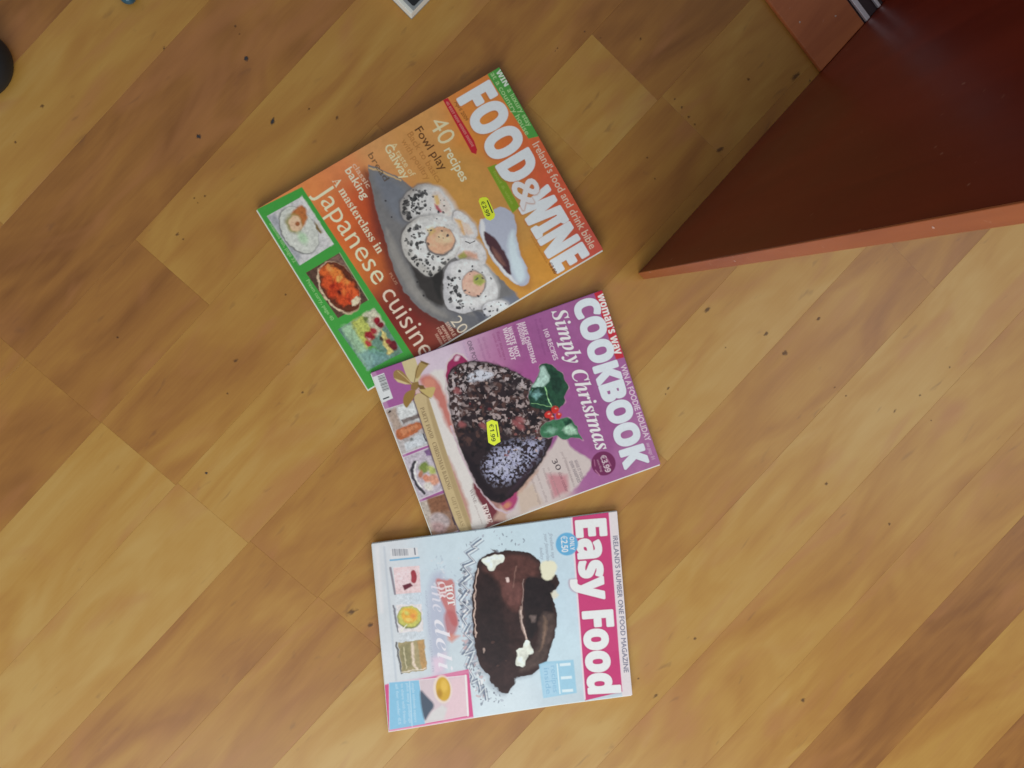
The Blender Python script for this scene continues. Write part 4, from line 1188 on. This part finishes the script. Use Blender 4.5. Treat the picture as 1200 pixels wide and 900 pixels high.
    A.line([(470, 787), (499, 782)], 1.0, (210, 218, 214), 1, .8)
    A.flatten()
    A.mottle([(461, 663), (492, 661), (500, 784), (470, 789)], .25, 2.6, 182)
    # promotional box at the bottom
    A.poly([(446.6, 803), (456, 800), (490, 795), (549, 783), (555, 841.4), (452, 859)], (188, 84, 140), 1.0, rnd=False)
    A.poly([(447, 802), (520, 788), (548, 783.5), (550, 789), (492, 796), (456, 801)], (196, 156, 190), 3, .5)
    A.poly([(455, 798.6), (547, 790), (549.6, 838.5), (455.4, 855)], (206, 216, 230), .8)
    A.poly([(455.4, 799), (490.6, 796), (498, 848), (455.8, 855)], (124, 188, 226), 1.2)
    for k, s_ in enumerate(('simple midweek suppers', 'plus easy puddings', 'to share with friends', 'all for under €5')):
        x = 482 - k * 6.4
        A.text(s_, (x, 799.5 + k * .4), (x + 3.6, 846 + k * .9), 3.0, (176, 216, 240), 'sans', 0, .8, .8)
    A.line([(479.5, 797.5), (482.5, 851)], 1.0, (176, 218, 242), 1, .8)
    A.poly([(491, 796), (546, 791), (548, 838), (498, 847)], (190, 190, 204), 1.6)
    A.poly([(528, 794), (546, 791), (548, 838), (520, 843)], (204, 192, 208), 5, .8)
    A.poly([(491.6, 806), (500, 816), (510, 826), (502, 836), (497.5, 846), (493, 826)], (70, 88, 108), 3)
    A.poly([(498, 846), (506, 834), (518, 826), (524, 830), (520, 843)], (190, 206, 214), 3, .9)
    A.ell(518.6, 807, 11.0, 17, -6, (206, 208, 206), 1.8)
    A.ell(519.2, 806.6, 8.6, 14.6, -6, (186, 162, 60), 1.6)
    A.ell(520.4, 803, 4, 7, -6, (206, 186, 90), 3, .8)
    A.ell(515, 812, 3, 5, -6, (156, 126, 40), 2.6, .8)
    A.line([(545.4, 790.4), (548.4, 839)], 1.6, (222, 226, 234), 1)
    A.line([(453, 856.6), (554, 840.6)], 1.2, (206, 160, 196), 1)
    # masthead
    A.poly([(711.6, 598), (723, 596), (741.5, 814), (728.6, 816)], (202, 212, 224), .8)
    A.text("IRELAND'S NUMBER ONE FOOD MAGAZINE", (717.2, 626.5), (730.6, 786), 5.4, (84, 96, 128), 'sans', 0.012, .7)
    A.poly([(669, 604), (712.8, 598), (729.4, 808), (685.4, 820)], (180, 66, 124), .8)
    A.line([(669.2, 605), (685.4, 818)], 1.8, (226, 212, 230), 1)
    A.line([(712.9, 599), (729.2, 808)], 1.4, (222, 210, 228), 1)
    A.text('Easy Food', (673.8, 610), (689.6, 811), 33.5, (150, 40, 96), 'bold', 0.05, 3.0, .5)
    A.text('Easy Food', (674.6, 610), (690.4, 811), 33.5, (226, 230, 240), 'bold', 0.034, .9)
    A.ell(663.8, 635.8, 13.0, 13.2, 0, (92, 170, 220), 1.6)
    A.text('ONLY', (667, 627.6), (668, 643), 5.0, (206, 228, 242), 'bold', 0, .8)
    A.text('€2.50', (656.6, 626.6), (658, 645.4), 7.4, (206, 228, 242), 'bold', 0, .8)
    for k, (p0, p1, s_) in enumerate([((643, 622.5), (646.5, 652), 'freshen up'), ((637, 623.5), (640.5, 656), 'your favourites'), ((632, 640), (633.6, 654), 'today')]):
        A.text(s_, p0, p1, 3.8, (130, 150, 170), 'italic', 0, .8, .8)
    A.poly([(631.8, 777.4), (640, 774), (672, 771.6), (676, 811), (637, 818)], (140, 198, 230), 1.6, .95)
    A.poly([(634, 778), (650, 776), (653, 813), (638, 816)], (158, 206, 236), 4, .7)
    A.text('111', (656, 776.4), (659.2, 810.6), 12.5, (196, 230, 246), 'sans', 0.008, 1.0)
    A.line([(653, 777), (656.4, 812)], 1.5, (196, 232, 248), 1)
    A.text('recipes', (645.5, 779), (648.6, 811), 6.0, (112, 172, 212), 'sans', .0, .8, .75)
    A.text('inside', (637.4, 782), (640.6, 813), 6.0, (112, 172, 212), 'sans', .0, .8, .75)
    A.grain(0.04, 2.4, 90)
    return A


# ------------------------------------------------------------------ magazines as objects
def magazine(name, label, corners, thick, art, lift, mat, spine_col, group, slip=(0.0008, 0.0010)):
    """corners: bottom-left, bottom-right, top-right, top-left of the cover, metres on the floor"""
    P = np.array(corners, float)
    cen = P.mean(0)
    xa = (P[1] - P[0]) + (P[2] - P[3])
    ang = math.atan2(xa[1], xa[0])
    root = empty(name, (cen[0], cen[1], 0.0), ang)
    tag(root, label, 'magazine', group)
    cs, sn = math.cos(-ang), math.sin(-ang)
    Q = (P - cen) @ np.array([[cs, sn], [-sn, cs]])

    def surf(u, v):
        x = (1 - u) * (1 - v) * Q[0, 0] + u * (1 - v) * Q[1, 0] + u * v * Q[2, 0] + (1 - u) * v * Q[3, 0]
        y = (1 - u) * (1 - v) * Q[0, 1] + u * (1 - v) * Q[1, 1] + u * v * Q[2, 1] + (1 - u) * v * Q[3, 1]
        return x, y

    def top(u, v):
        # stack thickness plus a slightly wavy, bowed sheet, thinner at the free edge
        return lift(u, v) + thick * (1 - 0.06 * u) + 0.0005 * np.sin(2.3 * math.pi * v + .6) * u + 0.0006 * np.sin(math.pi * u) + 0.0032 * np.clip(u - .75, 0, 1) * np.clip(v - .7, 0, 1) / .075 + 0.0022 * np.clip(u - .7, 0, 1) * np.clip(.3 - v, 0, 1) / .09

    def slab(nm, f0, f1, z0f, z1f, u0, u1, v0, v1, nu, nv, m, parent=root):
        u, v = np.meshgrid(np.linspace(u0, u1, nu), np.linspace(v0, v1, nv))
        x, y = surf(u, v)
        n = nu * nv
        V = np.concatenate([np.stack([x, y, z0f(u, v)], -1).reshape(-1, 3), np.stack([x, y, z1f(u, v)], -1).reshape(-1, 3)])
        F = []
        for j in range(nv - 1):
            for i in range(nu - 1):
                a = j * nu + i
                F.append((n + a, n + a + 1, n + a + nu + 1, n + a + nu))
                F.append((a, a + nu, a + nu + 1, a + 1))
        rim = [i for i in range(nu)] + [j * nu + nu - 1 for j in range(1, nv)] + [(nv - 1) * nu + i for i in range(nu - 2, -1, -1)] + [j * nu for j in range(nv - 2, 0, -1)]
        for k in range(len(rim)):
            a, b = rim[k], rim[(k + 1) % len(rim)]
            F.append((a, b, n + b, n + a))
        return new_obj(nm, mesh_from(nm, V, F), m, parent)

    W_ = np.linalg.norm(Q[1] - Q[0])
    H_ = np.linalg.norm(Q[3] - Q[0])
    su, sv = slip[0] / W_, slip[1] / H_
    # printed front cover: a fine sheet carrying the print
    nu, nv = art.nu, art.nv
    u, v = np.meshgrid(np.linspace(0, 1, nu), np.linspace(0, 1, nv))
    x, y = surf(u, v)
    V = np.stack([x, y, top(u, v)], -1).reshape(-1, 3).astype(np.float32)
    rimi = np.array([i for i in range(nu)] + [j * nu + nu - 1 for j in range(1, nv)] + [(nv - 1) * nu + i for i in range(nu - 2, -1, -1)] + [j * nu for j in range(nv - 2, 0, -1)])
    low = V[rimi].copy()
    low[:, 2] -= 0.00035
    n0 = len(V)
    V = np.concatenate([V, low])
    idx = np.arange(nu * nv).reshape(nv, nu)
    F = np.stack([idx[:-1, :-1], idx[:-1, 1:], idx[1:, 1:], idx[1:, :-1]], -1).reshape(-1, 4)
    k = np.arange(len(rimi))
    kn = (k + 1) % len(rimi)
    F = np.concatenate([F, np.stack([rimi[kn], rimi[k], n0 + k, n0 + kn], -1)])
    me = bpy.data.meshes.new('front_cover')
    me.vertices.add(len(V))
    me.vertices.foreach_set('co', V.ravel())
    me.loops.add(F.size)
    me.loops.foreach_set('vertex_index', F.astype(np.int32).ravel())
    me.polygons.add(len(F))
    me.polygons.foreach_set('loop_start', (np.arange(len(F)) * 4).astype(np.int32))
    me.update(calc_edges=True)
    me.validate()
    me.polygons.foreach_set('use_smooth', np.ones(len(me.polygons), dtype=bool))
    ca = me.color_attributes.new('print', 'FLOAT_COLOR', 'POINT')
    C = np.ones((len(V), 4), np.float32)
    C[:n0, :3] = art.C.reshape(-1, 3)
    C[n0:, :3] = 0.72
    ca.data.foreach_set('color', C.ravel())
    cov = new_obj('front_cover', me, mat, root)
    # inside pages (slipped a little out from under the cover), back cover, spine
    slab('page_block', None, None, lambda a, b: lift(a, b) + 0.0007, lambda a, b: top(a, b) - 0.0005, 0.004, 1 + su, -sv, 0.996, 24, 24, M_PAGES)
    slab('back_cover', None, None, lambda a, b: lift(a, b) + 0.0003, lambda a, b: lift(a, b) + 0.00065, 0.0, 1 + su * .4, -sv * .5, 1.0, 24, 24, spine_col)
    slab('spine', None, None, lambda a, b: lift(a, b) + 0.0003, lambda a, b: top(a, b) - 0.0004, -0.0012, 0.0036, 0.0, 1.0, 3, 24, spine_col)
    root_top = lambda px, py: top(*hmap(art.inv, px, py))

    def place(px, py, dz):
        uu, vv = hmap(art.inv, px, py)
        xx, yy = surf(uu, vv)
        return (float(xx), float(yy), float(top(uu, vv) + dz))
    return root, cov, place


def sticker(root, place, outline, words, p0, p1, h, bar):
    n = len(outline)
    vs_ = [place(x, y, 0.00003) for x, y in outline] + [place(x, y, 0.00022) for x, y in outline]
    fs = [tuple(range(n, 2 * n)), ] + [(i, (i + 1) % n, n + (i + 1) % n, n + i) for i in range(n)]
    me = mesh_from('price_sticker', vs_, fs)
    bm = bmesh.new()
    bm.from_mesh(me)
    bmesh.ops.recalc_face_normals(bm, faces=bm.faces)
    if bm.faces and sum(f.normal.z * f.calc_area() for f in bm.faces) < 0:
        bmesh.ops.reverse_faces(bm, faces=bm.faces)
    bm.to_mesh(me)
    bm.free()
    st = new_obj('price_sticker', me, M_STICKER, root)
    st['label'] = 'small fluorescent yellow price sticker'
    V, E_, wd, faces = text_outline(words, 'bold', 0.0)
    p0, p1 = np.array(p0, float), np.array(p1, float)
    d = (p1 - p0) / wd
    nn_ = (p1 - p0) / np.linalg.norm(p1 - p0)
    up = np.array([nn_[1], -nn_[0]]) * h
    P = p0 + V[:, :1] * d + V[:, 1:2] * up
    tv = [place(x, y, 0.00032) for x, y in P]
    new_obj('price_lettering', mesh_from('price_lettering', tv, faces), M_INK, st)
    b = np.array(bar, float)
    new_obj('printed_bar', mesh_from('printed_bar', [place(x, y, 0.00032) for x, y in b], [tuple(range(len(b)))]), M_INK, st)
    return st


def smooth(t):
    t = np.clip(t, 0, 1)
    return t * t * (3 - 2 * t)


M_PRINT = print_material('glossy_print', 0.34)
GRP = 'food magazines fanned out on the floor'


def flat(a, b):
    return 0.0 * a * b


def quad(cx, cy, deg, w, h):
    a = math.radians(deg)
    U = np.array([math.cos(a), math.sin(a)])
    V = np.array([-U[1], U[0]])
    c = np.array([cx, cy])
    return [c - U * w / 2 - V * h / 2, c + U * w / 2 - V * h / 2, c + U * w / 2 + V * h / 2, c - U * w / 2 + V * h / 2]


mag1, cov1, place1 = magazine('food_magazine', 'orange food and wine magazine with sushi rolls on its cover, lowest of the three', quad(-0.0063, 0.0861, -59.4, 0.2245, 0.3007), 0.0080,
                              art_orange(), flat, M_PRINT, plain('orange_cover_stock', (0.42, 0.20, 0.08), 0.35), GRP, (0.0016, 0.0012))
sticker(mag1, place1, [(561.5, 236), (562.8, 233), (566, 231.6), (570.5, 231.6), (572.6, 233), (577.4, 243), (581, 252), (579.5, 256.5), (575.5, 258.8), (571, 257.5), (568, 253)],
        '€2.99', (563.6, 237.6), (571.6, 254.6), 4.6, [(571.0, 235.6), (572.2, 235.0), (578.6, 249.6), (577.2, 250.2)])
lift2 = lambda a, b: 0.0078 * np.clip(1 - a, 0, 1) ** 1.5 * (1 - 0.55 * smooth((b - .5) / .5))
mag2, cov2, place2 = magazine('food_magazine', 'purple Christmas cookbook magazine with dark pudding and holly on its cover, between the other two',
                              quad(0.0873, -0.1218, -70.54, 0.2083, 0.2700), 0.0050, art_purple(), lift2, M_PRINT, plain('purple_cover_stock', (0.36, 0.15, 0.38), 0.35), GRP, (0.0013, 0.0010))
sticker(mag2, place2, [(569.6, 495), (572.5, 493.2), (576, 491.8), (579.6, 493.2), (582.6, 494), (584.6, 506), (586, 517.6), (582.6, 519.4), (579, 522), (575, 520.4), (571.8, 518.4), (570.4, 506)],
        '€1.99', (572.6, 497), (575.6, 517.6), 5.0, [(580.0, 497.4), (581.2, 497.2), (583.6, 512), (582.4, 512.2)])
lift3 = lambda a, b: 0.0062 * np.clip(1 - a, 0, 1) ** 1.6 * (1 - 0.6 * smooth((b - .45) / .5))
mag3, cov3, place3 = magazine('food_magazine', 'pale blue food magazine with chocolate cake and pink masthead, on top of the purple one',
                              [(-0.0769, -0.2592), (-0.0612, -0.4795), (0.2204, -0.4471), (0.2001, -0.2292)], 0.0040, art_blue(), lift3, M_PRINT,
                              plain('pale_blue_cover_stock', (0.60, 0.70, 0.76), 0.35), GRP, (0.0010, 0.0006))

# ------------------------------------------------------------------ things at the upper border
bk = empty('book', (-0.0273, 0.3085, 0.0), math.radians(46.0))
tag(bk, 'cream-paged book with black and silver cover, only its corner showing above the orange magazine', 'book')
# local +x to the upper right, +y to the upper left, corner at the origin
new_obj('page_block', box_mesh('page_block', 0.0004, 0.130, 0.0004, 0.190, 0.0012, 0.0165, 0.0004, 1), M_PAGES, bk)
new_obj('back_cover', box_mesh('back_cover', 0.0, 0.132, 0.0, 0.192, 0.0002, 0.0012, 0.0003, 1), M_SILVER, bk)
fc = new_obj('front_cover', box_mesh('front_cover', 0.0040, 0.132, 0.0004, 0.192, 0.0165, 0.0176, 0.0004, 2), M_SILVER, bk)


def rounded_rect(x0, x1, y0, y1, r, z0, z1, n=6):
    pts = []
    for cx, cy, a0 in ((x1 - r, y1 - r, 0), (x0 + r, y1 - r, 90), (x0 + r, y0 + r, 180), (x1 - r, y0 + r, 270)):
        for k in range(n + 1):
            a = math.radians(a0 + 90 * k / n)
            pts.append((cx + r * math.cos(a), cy + r * math.sin(a)))
    m = len(pts)
    v = [(x, y, z0) for x, y in pts] + [(x, y, z1) for x, y in pts]
    f = [tuple(range(m, 2 * m)), tuple(reversed(range(m)))] + [(i, (i + 1) % m, m + (i + 1) % m, m + i) for i in range(m)]
    return mesh_from('cover_panel', v, f)


new_obj('cover_panel', rounded_rect(0.0072, 0.128, 0.0030, 0.186, 0.0022, 0.0175, 0.0180), M_BLACKCARD, bk)


def lathe(name, prof, n=40):
    v, f = [], []
    for r, z in prof:
        for k in range(n):
            a = 2 * math.pi * k / n
            v.append((r * math.cos(a), r * math.sin(a), z))
    for j in range(len(prof) - 1):
        for k in range(n):
            f.append((j * n + k, j * n + (k + 1) % n, (j + 1) * n + (k + 1) % n, (j + 1) * n + k))
    f.append(tuple(reversed(range(n))))
    f.append(tuple(range((len(prof) - 1) * n, len(prof) * n)))
    return mesh_from(name, v, f, True)


ft = empty('furniture_foot', (-0.4690, 0.2500, 0.0))
tag(ft, 'black rounded foot cut off by the left border, on the floor', 'furniture foot')
new_obj('foot_pad', lathe('foot_pad', [(0.030, 0.0), (0.0345, 0.003), (0.0350, 0.010), (0.0335, 0.018), (0.029, 0.026), (0.022, 0.031), (0.014, 0.033)]), M_BLACK, ft)
new_obj('stem', lathe('stem', [(0.0135, 0.0325), (0.012, 0.036), (0.0115, 0.060), (0.0115, 0.085), (0.010, 0.087)]), M_BLACK, ft)

bd = new_obj('glass_bead', lathe('glass_bead', [(0.0020, 0.0), (0.0055, 0.0012), (0.0078, 0.0040), (0.0086, 0.0075), (0.0078, 0.0110), (0.0055, 0.0138), (0.0020, 0.0150)], 28), M_BLUE)
bd.location = (-0.3170, 0.3215, 0.0)
tag(bd, 'small shiny blue bead on the floor at the top border', 'bead')
